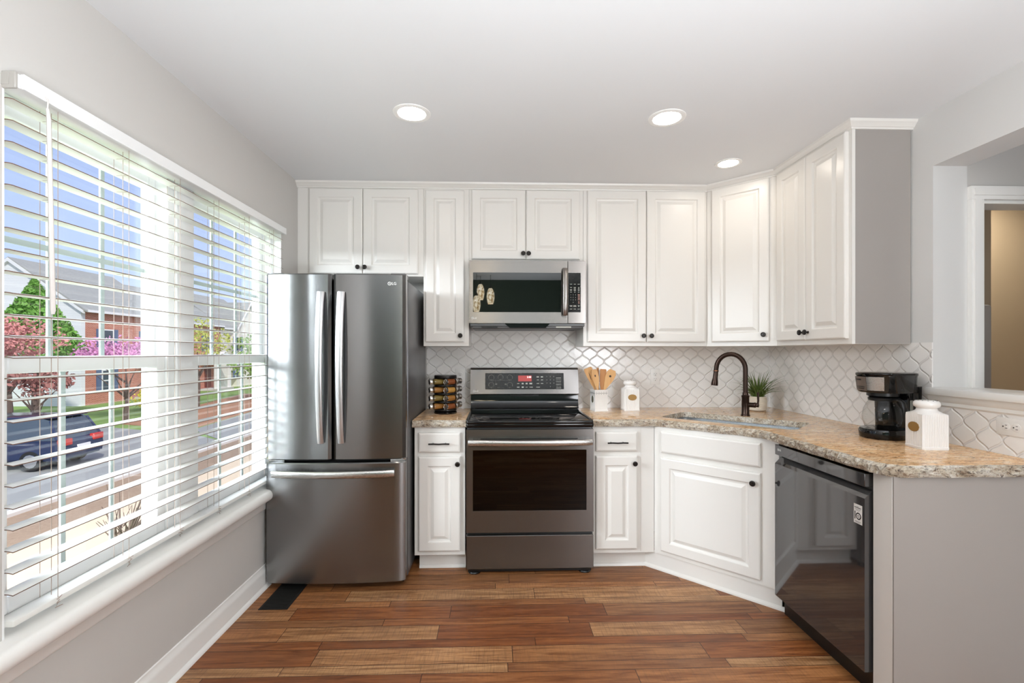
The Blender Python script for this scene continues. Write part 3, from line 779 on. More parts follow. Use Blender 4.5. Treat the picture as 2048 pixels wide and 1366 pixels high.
for cx, cz, w, h in ((-.046, -.018, .016, .004), (-.014, -.018, .014, .010), (.014, -.018, .014, .010), (.044, -.018, .020, .010), (-.046, -.044, .018, .006), (-.014, -.044, .014, .009), (.014, -.044, .014, .003), (.046, -.044, .024, .004), (.096, -.044, .026, .004), (.095, .030, .018, .008), (.125, .030, .016, .008), (.095, .008, .015, .004), (.125, .008, .015, .004), (.095, -.018, .018, .004), (.125, -.018, .018, .004)):
    dash(m, cx, cz, w, h)
for i, ch in enumerate('1234567890'):
    r_, c_ = divmod(i, 3) if i < 9 else (3, 1)
    text_into(m, ch, .010, .160+.025*c_, -.0036, .032-.024*r_, .0002)
for k in range(7): dash(m, .244, .022-.012*k, .036, .0012 if k % 2 else .003)
m.build('printed_legend', M['mark'], cpo, 0)
logo(con, -.362, .559, 1.055, .013)
# oven door
od = MB()
x0, x1, z0, z1 = -.3815, .3815, .256, .870; wx0, wx1, wz0_, wz1_ = -.342, .338, .383, .748
for b in ((x0, wx0, z0, z1), (wx1, x1, z0, z1), (wx0, wx1, z0, wz0_), (wx0, wx1, wz1_, z1)): od.box(b[0], b[1], 0, .04, b[2], b[3])
od.box(wx0+.001, wx1-.001, .001, .004, wz0_-.002, wz0_+.003)
door = od.build('oven_door', M['stain_r'], rg_, 20)
m = MB(); m.box(-.295, .285, -.0008, .003, .812, .8175); m.build('door_vent', M['blackplastic'], door)
MB().box(wx0, wx1, .004, .009, wz0_, wz1_).build('oven_window', M['ovenglass'], door, 0)
m = MB(); m.box(wx0-.01, wx1+.01, .05, .44, .30, .312); m.box(wx0-.01, wx1+.01, .43, .44, .3, .80); m.box(wx0-.02, wx0-.01, .05, .44, .3, .8); m.box(wx1+.01, wx1+.02, .05, .44, .3, .8)
m.build('oven_cavity', plain('oven_enamel', (40,38,36), .5), rg_)
for z in (.445, .612):
    m = MB()
    for k in range(14): m.tube([(-.27+.04*k, .06, z), (-.27+.04*k, .42, z)], .002, 6)
    for y in (.06, .24, .42): m.tube([(-.29, y, z), (.28, y, z)], .003, 6)
    m.build('oven_rack', M['chrome'], rg_)
m = MB(); pts = []
for i in range(21):
    u = i/20; pts.append((-.368+.736*u, -.028-.028*sin(pi*u)**.6, .797))
m.tube(pts, [(.007, .0165)]*21, 12, flat=(0, 0, 1))
for x in (-.352, .352): m.box(x-.012, x+.012, -.032, 0, .785, .809, .003)
m.build('handle', M['stain_h'], door, 60)
m = MB(); m.box(-.3815, .3815, .004, .04, .036, .236, .003); dw_ = m.build('storage_drawer', M['stain_r'], rg_, 20)
m = MB(); m.box(-.372, .372, .03, .05, .236, .256); m.box(-.372, .372, .03, .05, .012, .04); m.build('gap_trim', M['blackplastic'], rg_)
for x in (-.335, .335):
    m = MB(); m.lathe([(.036, 0), (.038, .004), (.034, .010), (.02, .014), (.02, .05)], 24, (x, .055, 0)); m.build('levelling_foot', M['blackplastic'], rg_)

# ================================================================== MICROWAVE
mw = thing('microwave', 'stainless over-the-range microwave with black glass door under the wall cabinet', 'microwave', (0, -.405, 1.487))
m = MB(); m.box(-.375, .377, .028, .396, .012, .444); m.build('case', M['fridgeside'], mw)
zb, zt = .034, .443
md = MB(); a0, a1, b0, b1 = -.354, .222, .106, .364
for b in ((-.380, a0, zb, zt), (a1, .264, zb, zt), (a0, a1, zb, b0), (a0, a1, b1, zt)): md.box(b[0], b[1], 0, .03, b[2], b[3])
mdo = md.build('door', M['stain_m'], mw, 20)
MB().box(a0, a1, .001, .006, b0, b1).build('door_glass', M['mwglass'], mdo, 0)
m = MB(); pts = []
for i in range(15):
    u = i/14; pts.append((.244+.0*sin(pi*u), -.022-.026*sin(pi*u)**.6, .085+.305*u))
m.tube(pts, [(.0175, .006)]*15, 12, flat=(0, 1, 0)); m.box(.232, .256, -.02, 0, .088, .100, .002); m.box(.232, .256, -.02, 0, .375, .387, .002); m.build('handle', M['stain_m'], mdo, 60)
m = MB(); m.box(.2665, .384, 0, .03, zb, zt, .0015); fp_ = m.build('control_side', M['stain_m'], mw, 20)
m = MB(); m.box(.268, .350, -.001, .002, .106, .364); m.build('control_panel', M['panelblack'], fp_)
m = MB()
y_ = -.0016
def dsh(cx, cz, w, h=.0028): m.quad([(cx-w/2, y_, cz-h/2), (cx+w/2, y_, cz-h/2), (cx+w/2, y_, cz+h/2), (cx-w/2, y_, cz+h/2)])
for r, (z, ws) in enumerate(((.290, (.014, .012, .014)), (.268, (.012, .014, .008)), (.263, (0, .012, .010)), (.254, (.014, .014, .012)), (.249, (.010, .012, .010)), (.238, (.012, .010, .010)), (.150, (.018, .018, .012)), (.144, (.015, .02, .008)), (.127, (.016, .016, .014)))):
    for cx, w in zip((.286, .311, .337), ws):
        if w: dsh(cx, z, w)
for i, ch in enumerate('1234567890'):
    r_, c_ = divmod(i, 3) if i < 9 else (3, 1)
    text_into(m, ch, .009, .285+.0155*c_, y_, .220-.0165*r_, .0002)
m.build('printed_legend', M['mark'], fp_, 0)
m = MB()
for z in (.222, .214, .205, .196, .188): dsh(.338, z, .014, .004)
for z in (.176, .170, .163): dsh(.338, z, .010, .0025)
m.build('start_legend', plain('rose_print', (186,140,128), .5), fp_, 0)
logo(mdo, -.357, -.0005, .066, .011)
m = MB(); m.box(-.36, .366, .02, .38, 0, .020, .006, 2); m.box(-.375, .378, .012, .03, .014, .034, .003); m.build('underside', plain('dark_grey_metal', (92,92,92), .4, .6), mw)
m = MB(); m.extr([(-.15, .034), (.15, .034), (.12, .004), (-.115, .004)], lambda u, v: Vector((u, .006, v)), lambda u, v: Vector((u, .0115, v))); m.build('air_scoop', M['blackgloss'], mw)
m = MB(); m.box(-.30, -.195, .016, .0195, .004, .017, .001); m.build('vent_filter', M['blackplastic'], mw)
m = MB(); m.box(.19, .29, .0155, .0195, .005, .018, .001); m.build('work_light', M['mark'], mw)

# ================================================================== DISHWASHER (front faces -x)
dwt = thing('dishwasher', 'black stainless dishwasher with pocket handle in the peninsula', 'dishwasher', (1.215, -1.130, 0), -pi/2)
W_ = .590
m = MB(); m.box(.004, W_-.004, .045, .60, .09, .868); m.build('case', M['blackplastic'], dwt)
m = MB(); m.extr([(0, .10), (0, .768), (.030, .798), (.042, .798), (.042, .10)], lambda u, v: Vector((0, u, v)), lambda u, v: Vector((W_, u, v)))
dd = m.build('door', M['stain_dw'], dwt, 20)
m = MB(); m.box(0, W_, 0, .042, .813, .864, .0015); cs = m.build('control_strip', M['stain_dw'], dwt)
m = MB(); m.box(.001, W_-.001, .036, .044, .798, .813); m.build('pocket_handle', M['blackplastic'], dwt)
m = MB(); m.box(.0, W_, .05, .07, .0, .10); m.box(.02, W_-.02, .028, .05, .085, .1); m.build('kick_plate', M['blackplastic'], dwt)
logo(cs, .030, -.001, .842, .010)
m = MB(); m.box(.535, .578, -.0006, 0, .660, .735); st = m.build('energy_sticker', M['plate'], dd)
m = MB(); y_ = -.0010
m.box(.5395, .5435, y_, -.0006, .675, .706)
arc(m, .5595, .690, .0115, 0, 2*pi, .0022, y_, 24); arc(m, .5595, .690, .004, 0, 2*pi, .001, y_, 12)
for cx, cz, w, h in ((.556, .727, .012, .0012), (.556, .722, .034, .0026), (.556, .716, .028, .0012), (.556, .711, .02, .001), (.556, .668, .032, .0014), (.556, .664, .024, .001)): dsh(cx, cz, w, h)
m.build('printed_ten', M['panelblack'], st, 0)

# ================================================================== OUTLETS
def outlet(label, loc, rotz, horiz=False):
    t = thing('wall_outlet', label, 'outlet', loc, rotz, 'white wall outlets')
    m = MB(); w, h = (.070, .114) if not horiz else (.114, .070)
    m.box(-w/2, w/2, -.005, 0, -h/2, h/2, .002, 2); m.build('cover_plate', M['plate'], t)
    for s in (-1, 1):
        cx, cz = (0, s*.0195) if not horiz else (s*.0195, 0)
        f = MB(); f.lathe([(.0165, .0045), (.0165, .0065), (.015, .0072), (.0001, .0072)], 24, (cx, 0, cz), 'y'); r = f.build('receptacle', M['plate'], t)
        k = MB()
        for dx, dz, a, b in ((-.0062, .003, .0011, .0042), (.0062, .003, .0011, .0035), (0, -.0085, .0026, .0022)):
            if horiz: dx, dz, a, b = dz, dx, b, a
            k.box(cx+dx-a, cx+dx+a, -.0078, -.0070, cz+dz-b, cz+dz+b)
        k.build('slots', M['socket'], r)
    return t
outlet('white wall outlet partly behind the spice rack', (-.468, -.006, 1.153), 0)
outlet('white wall outlet on the tile between white canister and faucet', (.976, -.006, 1.151), 0)
outlet('white horizontal wall outlet under the pass-through sill', (XR-.006, -1.690, 1.035), -pi/2, True)
outlet('white wall outlet behind the coffee maker on the right wall', (XR-.006, -.99, 1.125), -pi/2)

# ================================================================== SPICE RACK
SR = (-.545, -.285, CT)
sr = thing('spice_rack', 'black revolving spice rack on the small countertop beside the refrigerator', 'spice rack', SR)
m = MB(); m.lathe([(.075, 0), (.078, .004), (.078, .012), (.070, .016), (.05, .018), (.05, .022)], 36); m.build('base', M['blackgloss'], sr)
m = MB(); m.lathe([(.012, .018), (.012, .24)], 16)
for k in range(5): m.lathe([(.074, .020+.054*k), (.0755, .022+.054*k), (.0755, .029+.054*k), (.074, .031+.054*k)], 36)
m.build('frame', M['blackplastic'], sr)
m = MB(); m.lathe([(.058, .237), (.074, .239), (.0755, .242), (.0755, .252), (.073, .256), (.0001, .258)], 36); m.build('top', M['blackmetal'], sr)
spc = [(176,122,56), (196,140,66), (150,84,44), (140,120,60), (206,158,80), (120,92,50)]
SM = [plain('ground_spice_%d' % i, c, .7) for i, c in enumerate(spc)]
JG = glass_mat('jar_glass', (.9, .88, .82, 1))
names_h = ['bottom', 'second', 'third', 'top']; sides = ['left-facing', 'right-facing', 'rear right', 'rear left']
jar0 = None; n = 0
for k in range(4):
    for a in range(4):
        ang = radians(38)-pi/2*0+a*pi/2
        if jar0 is None:
            j = thing('spice_jar', 'x', 'jar', (0, 0, 0), 0, 'spice jars in the revolving rack')
            MB().lathe([(.0185, .002), (.0205, .006), (.0205, .072), (.017, .080), (.017, .084)], 20, (0, 0, 0), 'x', cap=False).build('glass', JG, j)
            MB().lathe([(.0001, .004), (.0175, .004), (.0185, .008), (.0185, .068), (.0001, .070)], 16, (0, 0, 0), 'x').build('spice', SM[0], j)
            MB().lathe([(.0195, -.0), (.0205, -.002), (.0205, .004), (.0001, .004)], 16, (0, 0, 0), 'x').build('base_cap', M['chrome'], j)
            MB().lathe([(.0185, .082), (.0205, .084), (.0205, .100), (.0190, .102), (.017, .099), (.0001, .098)], 20, (0, 0, 0), 'x').build('lid', M['stain_h'], j)
            MB().lathe([(.0001, .0985), (.0160, .1000)], 16, (0, 0, 0), 'x', cap=False).build('lid_insert', M['blackplastic'], j, 0)
            jar0 = j; o = j
        else: o = copytree(jar0)
        q_ = ((-.008, -.036, -.88, -.47), (.012, -.088, .66, .75), (.008, .036, .88, .47), (-.012, .088, -.66, -.75))[a]
        o.location = (SR[0]+q_[0], SR[1]+q_[1], SR[2]+.0525+.054*k); o.rotation_euler = (0, 0, math.atan2(q_[3], q_[2]))
        for ch in o.children:
            if ch.name.startswith('spice'): ch.material_slots[0].link = 'OBJECT'; ch.material_slots[0].material = SM[(k*3+a*2+(k*a)) % 6]
        o['label'] = '%s in the %s tier' % (['spice jar pointing left out of the revolving rack', 'spice jar with pale round end facing forward', 'rear spice jar pointing right in the revolving rack', 'rear spice jar at the wall side of the revolving rack'][a], names_h[k])

# ================================================================== CERAMICS
def fluted_square(m, s0, s1, z0, z1, nf=11, cut=.18, amp=.0012, mi=0, nz=1, prof=None):
    """square-section body with shallow vertical flutes; prof: list of (scale,z)"""
    rings = []; base = []
    half = .5
    for side in range(4):
        a = side*pi/2
        for i in range(nf*4+1):
            u = -half+cut+(1-2*cut)*i/(nf*4); d = half
            y = -d; x = u
            base.append((x, y, a, i))
    for s, z, fl in prof:
        ring = []
        for (x, y, a, i) in base:
            off = amp*fl*(1 if i % 4 in (1, 2, 3) else 0)*(1 if 0 < i < nf*4 else 0)
            px, py = x*s, y*s+off*1
            ring.append(m.bm.verts.new((px*cos(a)-py*sin(a), px*sin(a)+py*cos(a), z)))
        rings.append(ring)
    K = len(base)
    for i in range(len(rings)-1):
        for j in range(K): m.bm.faces.new((rings[i][j], rings[i][(j+1) % K], rings[i+1][(j+1) % K], rings[i+1][j])).material_index = mi
    m.bm.faces.new(rings[0][::-1]); 
    return rings
def canister(label, loc, rotz, s, h, plaque_side, cut):
    t = thing('canister', label, 'canister', loc, rotz, 'white ribbed ceramic canisters')
    m = MB(); zs = h*.74
    rings = fluted_square(m, s, s, 0, zs, 10, cut, .0016, prof=[(s*1.0, 0, 0), (s*1.02, .004, 0), (s*1.02, .010, 0), (s, .013, 1), (s, zs-.012, 1), (s*.98, zs, .5)])
    # shoulder to a round neck
    K = len(rings[-1]); last = rings[-1]
    for q, (r, z) in enumerate(((s*.47, zs+h*.035), (s*.38, zs+h*.065), (s*.345, zs+h*.085), (s*.335, zs+h*.115))):
        ring = []
        for v in last if q == 0 else rings[-1]:
            a = math.atan2(v.co.y, v.co.x); ring.append(m.bm.verts.new((r*cos(a), r*sin(a), z)))
        src = rings[-1]
        for j in range(K): m.bm.faces.new((src[j], src[(j+1) % K], ring[(j+1) % K], ring[j]))
        rings.append(ring)
    m.bm.faces.new(rings[-1]); m.build('body', M['ceramic'], t, 30)
    z = zs+h*.112; r = s*.36
    m = MB(); m.lathe([(r*.93, z), (r*1.0, z+.004), (r*1.16, z+.008), (r*1.22, z+.016), (r*1.18, z+.026), (r*1.02, z+.033), (r*.5, z+.035), (.0001, z+.0355)], 40); lid = m.build('lid', M['ceramic'], t, 60)
    m = MB()
    for q in range(12):
        a = 2*pi*q/12; m.lathe([(.0022, z+.0325), (.0022, z+.0345)], 8, (r*.92*cos(a), r*.92*sin(a), 0))
    m.build('lid_dots', M['dot'], lid)
    m = MB(); a = plaque_side*pi/2; n_ = 28; e = []
    zc = zs*.62
    pl = MB(); vs = [pl.bm.verts.new((s*.28*cos(2*pi*i/n_), -s*.5-.0022, zc+s*.195*sin(2*pi*i/n_))) for i in range(n_)]; pl.bm.faces.new(vs)
    vb = [pl.bm.verts.new((s*.28*cos(2*pi*i/n_), -s*.5+.002, zc+s*.195*sin(2*pi*i/n_))) for i in range(n_)]
    for i in range(n_): pl.bm.faces.new((vs[i], vs[(i+1) % n_], vb[(i+1) % n_], vb[i]))
    pl.xf(Matrix.Rotation(a, 4, 'Z')).build('plaque', M['gold'], t)
    return t
canister('white ribbed canister against the back tile beside the utensil holder', (.744, -.166, CT), radians(1), .108, .208, 0, .06)
canister('large white ribbed canister beside the coffee maker near the pass-through', (1.645, -1.522, CT), radians(-6), .106, .200, 3, .06)
# utensil holder
ut = thing('utensil_holder', 'white ribbed ceramic utensil holder holding wooden tools right of the range', 'utensil holder', (.517, -.185, CT), radians(10))
m = MB(); s = .093; h = .150
rings = fluted_square(m, s, s, 0, h, 10, .015, .0014, prof=[(s*1.05, 0, 0), (s*1.06, .005, 0), (s*1.0, .012, 0), (s, .014, 1), (s, h-.045, 1), (s, h-.043, 0), (s*1.02, h-.004, 0), (s*1.03, h, 0), (s*.95, h, 0), (s*.93, h-.02, 0), (s*.90, .012, 0)])
m.bm.faces.new(rings[-1]); hb = m.build('body', M['ceramic'], ut, 30)
m = MB()
for side in (0, 3):
    for i in range(5):
        cx = -s*.38+s*.19*i
        for dx, dz in ((0, .007), (-.006, 0), (.006, 0), (0, -.007), (0, 0)):
            q = MB(); v = Matrix.Rotation(side*pi/2, 3, 'Z') @ Vector((cx+dx, -s*.512, h-.024+dz))
            if side == 0: m.box(v.x-.0014, v.x+.0014, v.y-.0008, v.y+.001, v.z-.0014, v.z+.0014)
            else: m.box(v.x-.001, v.x+.0008, v.y-.0014, v.y+.0014, v.z-.0014, v.z+.0014)
m.build('perforations', M['dot'], hb)
m = MB(); n_ = 24; vs = [m.bm.verts.new((-s*.5-.002, .0+.0155*cos(2*pi*i/n_), .082+.024*sin(2*pi*i/n_))) for i in range(n_)]; m.bm.faces.new(vs)
vb = [m.bm.verts.new((-s*.5+.001, .0155*cos(2*pi*i/n_), .082+.024*sin(2*pi*i/n_))) for i in range(n_)]
for i in range(n_): m.bm.faces.new((vs[i], vs[(i+1) % n_], vb[(i+1) % n_], vb[i]))
m.build('plaque', M['olive'], hb)
def utensil(name, label, base, top, w, prof, mat, yaw, hole=None):
    """flat wooden tool from base to top; prof list of (t, halfwidth)"""
    b, tp = Vector(base), Vector(top); d = tp-b; L = d.length; d.normalize()
    side = Vector((cos(yaw), sin(yaw), 0)); side = (side-d*side.dot(d)).normalized(); nn = side.cross(d).normalized()
    m = MB(); A = []; 
    for (t, hw) in prof: A.append((t*L, hw))
    pts = [(-hw, t) for t, hw in A] + [(hw, t) for t, hw in A[::-1]]
    th = .003
    def T(sgn): return lambda u, v: b+side*u+d*v+nn*sgn*th
    m.extr(pts, T(-1), T(1))
    o = m.build(name, mat, None, 35); tag(o, label, 'utensil', 'wooden utensils in the ceramic holder')
    if hole:
        k = MB(); 
        for (u, v, ru, rv) in hole:
            P = [(u+ru*cos(2*pi*i/14), v*L+rv*sin(2*pi*i/14)) for i in range(14)]
            k.extr(P, lambda a, c: b+side*a+d*c-nn*(th+.0004), lambda a, c: b+side*a+d*c+nn*(th+.0004))
        k.build('cutout', M['dot'], o)
    return o
ux, uy, uz = .520, -.185, CT+.014
utensil('slotted_spatula', 'leftmost pale wooden slotted spatula in the ceramic holder', (ux+.022, uy+.018, uz), (ux-.080, uy+.01, CT+.300), .05, [(0, .006), (.5, .007), (.62, .016), (.80, .026), (.95, .030), (1, .026)], M['wood'], 0, [(-.004, .80, .0022, .028), (.014, .86, .003, .005)])
utensil('wooden_spoon', 'wooden spoon with a small hole, second from left in the holder', (ux+.010, uy-.022, uz), (ux-.042, uy-.022, CT+.290), .05, [(0, .006), (.52, .007), (.66, .018), (.80, .024), (.93, .022), (1, .014)], M['wood'], 0, [(.0, .84, .005, .008)])
utensil('wooden_fork', 'thin brown wooden tool seen edge-on in the middle of the holder', (ux+.004, uy+.030, uz), (ux-.004, uy+.033, CT+.300), .03, [(0, .006), (.5, .006), (.65, .010), (1, .012)], M['woodd'], .9)
utensil('flat_turner', 'flat brown wooden turner leaning slightly right in the holder', (ux+.008, uy-.004, uz), (ux+.028, uy-.006, CT+.292), .05, [(0, .006), (.45, .007), (.6, .017), (.8, .022), (.97, .022), (1, .018)], M['woodd'], 0)
utensil('corner_spoon', 'rightmost pale wooden spoon with a heart-shaped hole in the holder', (ux-.024, uy-.012, uz), (ux+.092, uy-.016, CT+.286), .05, [(0, .006), (.5, .007), (.64, .020), (.78, .032), (.92, .034), (1, .020)], M['wood'], 0, [(0, .84, .008, .008)])

# ================================================================== POTTED PLANT
pp = thing('potted_plant', 'small grassy green plant in a ribbed cream pot behind the faucet', 'plant', (1.628, -.225, CT))
m = MB(); pr = [(.040, 0), (.052, .004)]
for i in range(12): z = .008+.0078*i; pr += [(.056+.004*sin(i*.26), z), (.058+.004*sin(i*.26), z+.004)]
pr += [(.056, .102), (.051, .102), (.050, .09), (.0001, .09)]
m.lathe(pr, 36).build('pot', plain('cream_ceramic', (226,216,200), .5), pp)
MB().lathe([(.0001, .092), (.050, .0915)], 24, cap=False).build('soil', M['soil'], pp)
m = MB(); rr = random.Random(3)
for i in range(120):
    a = rr.random()*2*pi; L = .11+.13*rr.random(); lean = .2+1.45*rr.random()**.9; r0 = .03*rr.random()
    p = Vector((r0*cos(a), r0*sin(a), .088)); d = Vector((cos(a)*sin(lean*.45), sin(a)*sin(lean*.45), cos(lean*.45))); w = .0035+.002*rr.random()
    sd = Vector((-sin(a), cos(a), 0)); prev = None; n_ = 7
    for q in range(n_+1):
        u = q/n_; ww = w*(1-u**2.2)+.0002
        A = m.bm.verts.new(p+sd*ww); B = m.bm.verts.new(p-sd*ww); Cc = m.bm.verts.new(p+Vector((cos(a), sin(a), -.6))*ww*.5)
        if prev:
            m.bm.faces.new((prev[0], A, Cc, prev[2])); m.bm.faces.new((prev[2], Cc, B, prev[1]))
        prev = (A, B, Cc); p = p+d*(L/n_); d = (d+Vector((cos(a)*.10*lean, sin(a)*.10*lean, -.13*lean))).normalized()
t = NT('grass_leaf'); ob = t.obj(); sp = t.n('ShaderNodeSeparateXYZ'); t.l(ob, sp.inputs[0])
t.set(t.mix(t.noise(ob, 60, 2), lin((52,76,28)), lin((120,140,66))), .45); M['leaf'] = t.m
m.build('leaves', M['leaf'], pp, 0)

# ================================================================== COFFEE MAKER (front faces local -y)
cm = thing('coffee_maker', 'black drip coffee maker with glass carafe on the peninsula counter', 'coffee maker', (1.680, -1.268, CT), radians(-72)); cm.scale = (1, 1, .92)
def oval(w, d, r, k=8, back=None):
    L = []
    for cx, cy, a0 in ((-w/2+r, -d/2+r, pi), (w/2-r, -d/2+r, 1.5*pi), (w/2-r, d/2-r, 0), (-w/2+r, d/2-r, .5*pi)):
        for i in range(k+1): a = a0+.5*pi*i/k; L.append((cx+r*cos(a), cy+r*sin(a)))
    return L
def loft(m, secs, mi=0):
    rings = [[m.bm.verts.new((x, y, z)) for x, y in L] for L, z in secs]; K = len(rings[0])
    for i in range(len(rings)-1):
        for j in range(K): m.bm.faces.new((rings[i][j], rings[i][(j+1) % K], rings[i+1][(j+1) % K], rings[i+1][j])).material_index = mi
    m.bm.faces.new(rings[0][::-1]).material_index = mi; m.bm.faces.new(rings[-1]).material_index = mi
sh = lambda L, dx, dy: [(x+dx, y+dy) for x, y in L]
m = MB(); loft(m, [(oval(.176, .225, .085), 0), (oval(.186, .235, .09), .006), (oval(.188, .238, .09), .040), (oval(.178, .228, .085), .050)]); m.build('base', M['blackgloss'], cm)
m = MB(); loft(m, [(sh(oval(.182, .080, .03), 0, .082), .045), (sh(oval(.188, .088, .03), 0, .080), .27)]); m.build('water_tank', M['blackgloss'], cm)
m = MB(); loft(m, [(oval(.186, .232, .088), .238), (oval(.196, .246, .094), .246), (oval(.204, .256, .098), .322), (oval(.210, .262, .10), .328), (oval(.210, .262, .10), .337), (oval(.196, .248, .095), .341)]); hd = m.build('brew_head', M['blackgloss'], cm)
m = MB(); m.lathe([(.052, .214), (.064, .220), (.064, .240)], 28, (0, -.025, 0)); m.build('filter_basket', M['blackplastic'], cm)
# curved steel and smoked control plate on the front of the head
def wrap(m, a0, a1, z0, z1, off, n=14):
    L = []
    for i in range(n+1):
        a = a0+(a1-a0)*i/n
        r0, r1 = .098, .1035
        L.append((Vector((sin(a)*.0975, -.024-cos(a)*.0985, z0))*1, Vector((sin(a)*.1035, -.0265-cos(a)*.1045, z1))))
    vs = [[m.bm.verts.new(p+Vector((sin(a0+(a1-a0)*i/n)*off, -cos(a0+(a1-a0)*i/n)*off, 0))) for p in pr] for i, pr in enumerate(L)]
    for i in range(n): m.bm.faces.new((vs[i][0], vs[i+1][0], vs[i+1][1], vs[i][1]))
m = MB(); wrap(m, -.05, .62, .250, .320, .0046); m.build('steel_plate', M['stain_h'], hd, 60)
m = MB(); wrap(m, -.85, -.06, .247, .320, .0046); cpl = m.build('control_plate', plain('brushed_taupe_panel', (128,116,108), .35, .6), hd, 60)
m = MB(); wrap(m, -.62, -.30, .285, .308, .0052, 6); wrap(m, -.66, -.14, .265, .269, .0052, 6); wrap(m, -.66, -.14, .256, .259, .0052, 6); wrap(m, -.72, -.66, .27, .31, .0052, 2)
m.build('buttons', M['blackplastic'], cpl, 0)
m = MB(); m.box(.083, .0875, .03, .05, .07, .20, .002); m.build('water_gauge', M['markdim'], cm)
ca = Vector((0, -.025, .052))
m = MB(); m.lathe([(.0001, .0), (.062, .0), (.071, .006), (.081, .042), (.082, .064), (.076, .100), (.062, .132), (.054, .144), (.056, .152)], 40, ca, cap=False); cg = m.build('carafe', M['carafe'], cm, 60)
m = MB(); m.lathe([(.055, .142), (.058, .144), (.059, .157), (.054, .161), (.03, .163), (.0001, .163)], 32, ca); m.build('carafe_lid', M['blackplastic'], cg)
m = MB(); hp = [(.052, 0, .150), (.082, 0, .156), (.104, 0, .142), (.117, 0, .105), (.120, 0, .060), (.112, 0, .026), (.090, 0, .018), (.078, 0, .026)]
m.tube([Vector(p)+ca for p in hp], [(.009, .010), (.010, .010), (.012, .009), (.013, .008), (.013, .008), (.012, .008), (.010, .008), (.008, .008)], 10)
m.xf(Matrix.Translation(ca) @ Matrix.Rotation(radians(-14), 4, 'Z') @ Matrix.Translation(-ca)); m.build('carafe_handle', M['blackplastic'], cg, 60)
m = MB()
for q in range(6): m.box(-.030, -.022 if q % 2 else -.016, -.0835-.025, -.0825-.025, .075+.012*q, .0765+.012*q)
m.build('level_marks', M['mark'], cg, 0)

# ================================================================== FLOOR REGISTER
m = MB(); m.box(0, .150, 0, .30, .0, .004, .0015)
for k in range(24): m.box(.012, .138, .012+.0118*k, .016+.0118*k, .004, .0052)
o = m.build('floor_register', plain('black_register', (16,15,14), .6), None, 30, (-1.432, -1.010, 0)); tag(o, 'black floor vent register in front of the refrigerator', 'vent')

# ================================================================== PENDANTS behind the camera, mirrored in the microwave glass
def marble():
    t = NT('pendant_art_glass'); p = t.obj(); n_ = t.noise(t.mapping(p, (1, 1, .5)), 34, 4, .6, 1.5)
    c = t.ramp(n_, [(.40, lin((130,100,58))), (.5, lin((214,200,165))), (.65, lin((250,246,236)))])
    t.set(c, .3); t.l(c, t.b.inputs['Emission Color']); t.b.inputs['Emission Strength'].default_value = 12; return t.m
PM = marble(); p0 = None
for i, (x, y, zc, lb) in enumerate(((-.290, -4.30, 2.155, 'right'), (-.440, -4.38, 2.225, 'middle'), (-.49, -4.16, 2.03, 'left'))):
    if p0 is None:
        p0 = thing('pendant_lamp', 'x', 'pendant lamp', (0, 0, 0), 0, 'art-glass pendant lamps over the dining end')
        MB().lathe([(.036, -.115), (.046, -.09), (.055, -.03), (.056, .0), (.050, .05), (.036, .095), (.022, .115)], 24, cap=False).build('glass_shade', PM, p0, 60)
        MB().lathe([(.022, .112), (.024, .118), (.018, .135), (.008, .160), (.004, .17)], 20).build('cap', M['blackmetal'], p0, 60)
        c_ = MB(); c_.tube([(0, 0, .16), (0, 0, 1.0)], .003, 6); c_.build('cord', M['blackplastic'], p0)
        o = p0
    else: o = copytree(p0)
    o.location = (x, y, zc); o['label'] = 'marbled art-glass pendant lamp, %s of the three mirrored in the microwave door' % lb
    for ch in o.children:
        if ch.name.startswith('cord'): ch.scale = (1, 1, 1); ch.location = (0, 0, .16); ch.scale.z = (CZ-zc-.16)/.84; ch.location.z = .16-.16*ch.scale.z

# ================================================================== OUTSIDE
GZ = -2.6
def ground(name, pts, z, mat, label, cat):
    m = MB(); m.prism(pts, z-.1, z); o = m.build(name, mat, None, 0); o['kind'] = 'structure'; o['label'] = label; return o
def grass_mat():
    t = NT('lawn_grass'); p = t.pos()[0]; t.set(t.mix(t.noise(p, 1.2, 5, .7), lin((104,140,58)), lin((150,176,96))), .9); return t.m
ground('lawn', [(-120, -40), (-1.75, -40), (-1.75, 140), (-120, 140)], GZ, grass_mat(), 'green lawn', 'lawn')
ground('street', [(-11.9, -30), (-11.9, 17.5), (-14.5, 19.5), (-60, 38), (-60, 18), (-34, 6), (-30, -30)], GZ+.03, M['asphalt'], 'grey asphalt street', 'street')
ground('street', [(-11.9, 17.5), (-11.9, 60), (-20, 75), (-24, 75), (-17.5, 40), (-15.5, 21)], GZ+.028, M['asphalt'], 'grey asphalt side street', 'street')
ground('curb', [(-11.6, -30), (-11.6, 60), (-11.9, 60), (-11.9, -30)], GZ+.14, paint('concrete', (208,202,192), .9), 'pale curb', 'curb')
t = NT('mulch'); p = t.pos()[0]; t.set(t.mix(t.noise(p, 14, 5, .8), lin((128,102,80)), lin((180,156,130))), .95); M['mulch'] = t.m
ground('mulch_bed', [(-11.6, -30), (-9.6, -30), (-9.6, 40), (-11.6, 40)], GZ+.06, M['mulch'], 'brown mulch bed', 'bed')
ground('sidewalk', [(-9.6, -30), (-7.0, -30), (-7.0, 40), (-9.6, 40)], GZ+.05, paint('tan_concrete', (218,196,166), .9, .06), 'tan sidewalk', 'path')
ground('dirt_bank', [(-20.5, 23), (-15.7, 21), (-17.5, 40), (-24, 42)], GZ+.04, paint('bare_soil', (176,128,96), .95, .1), 'bare soil strip', 'bed')

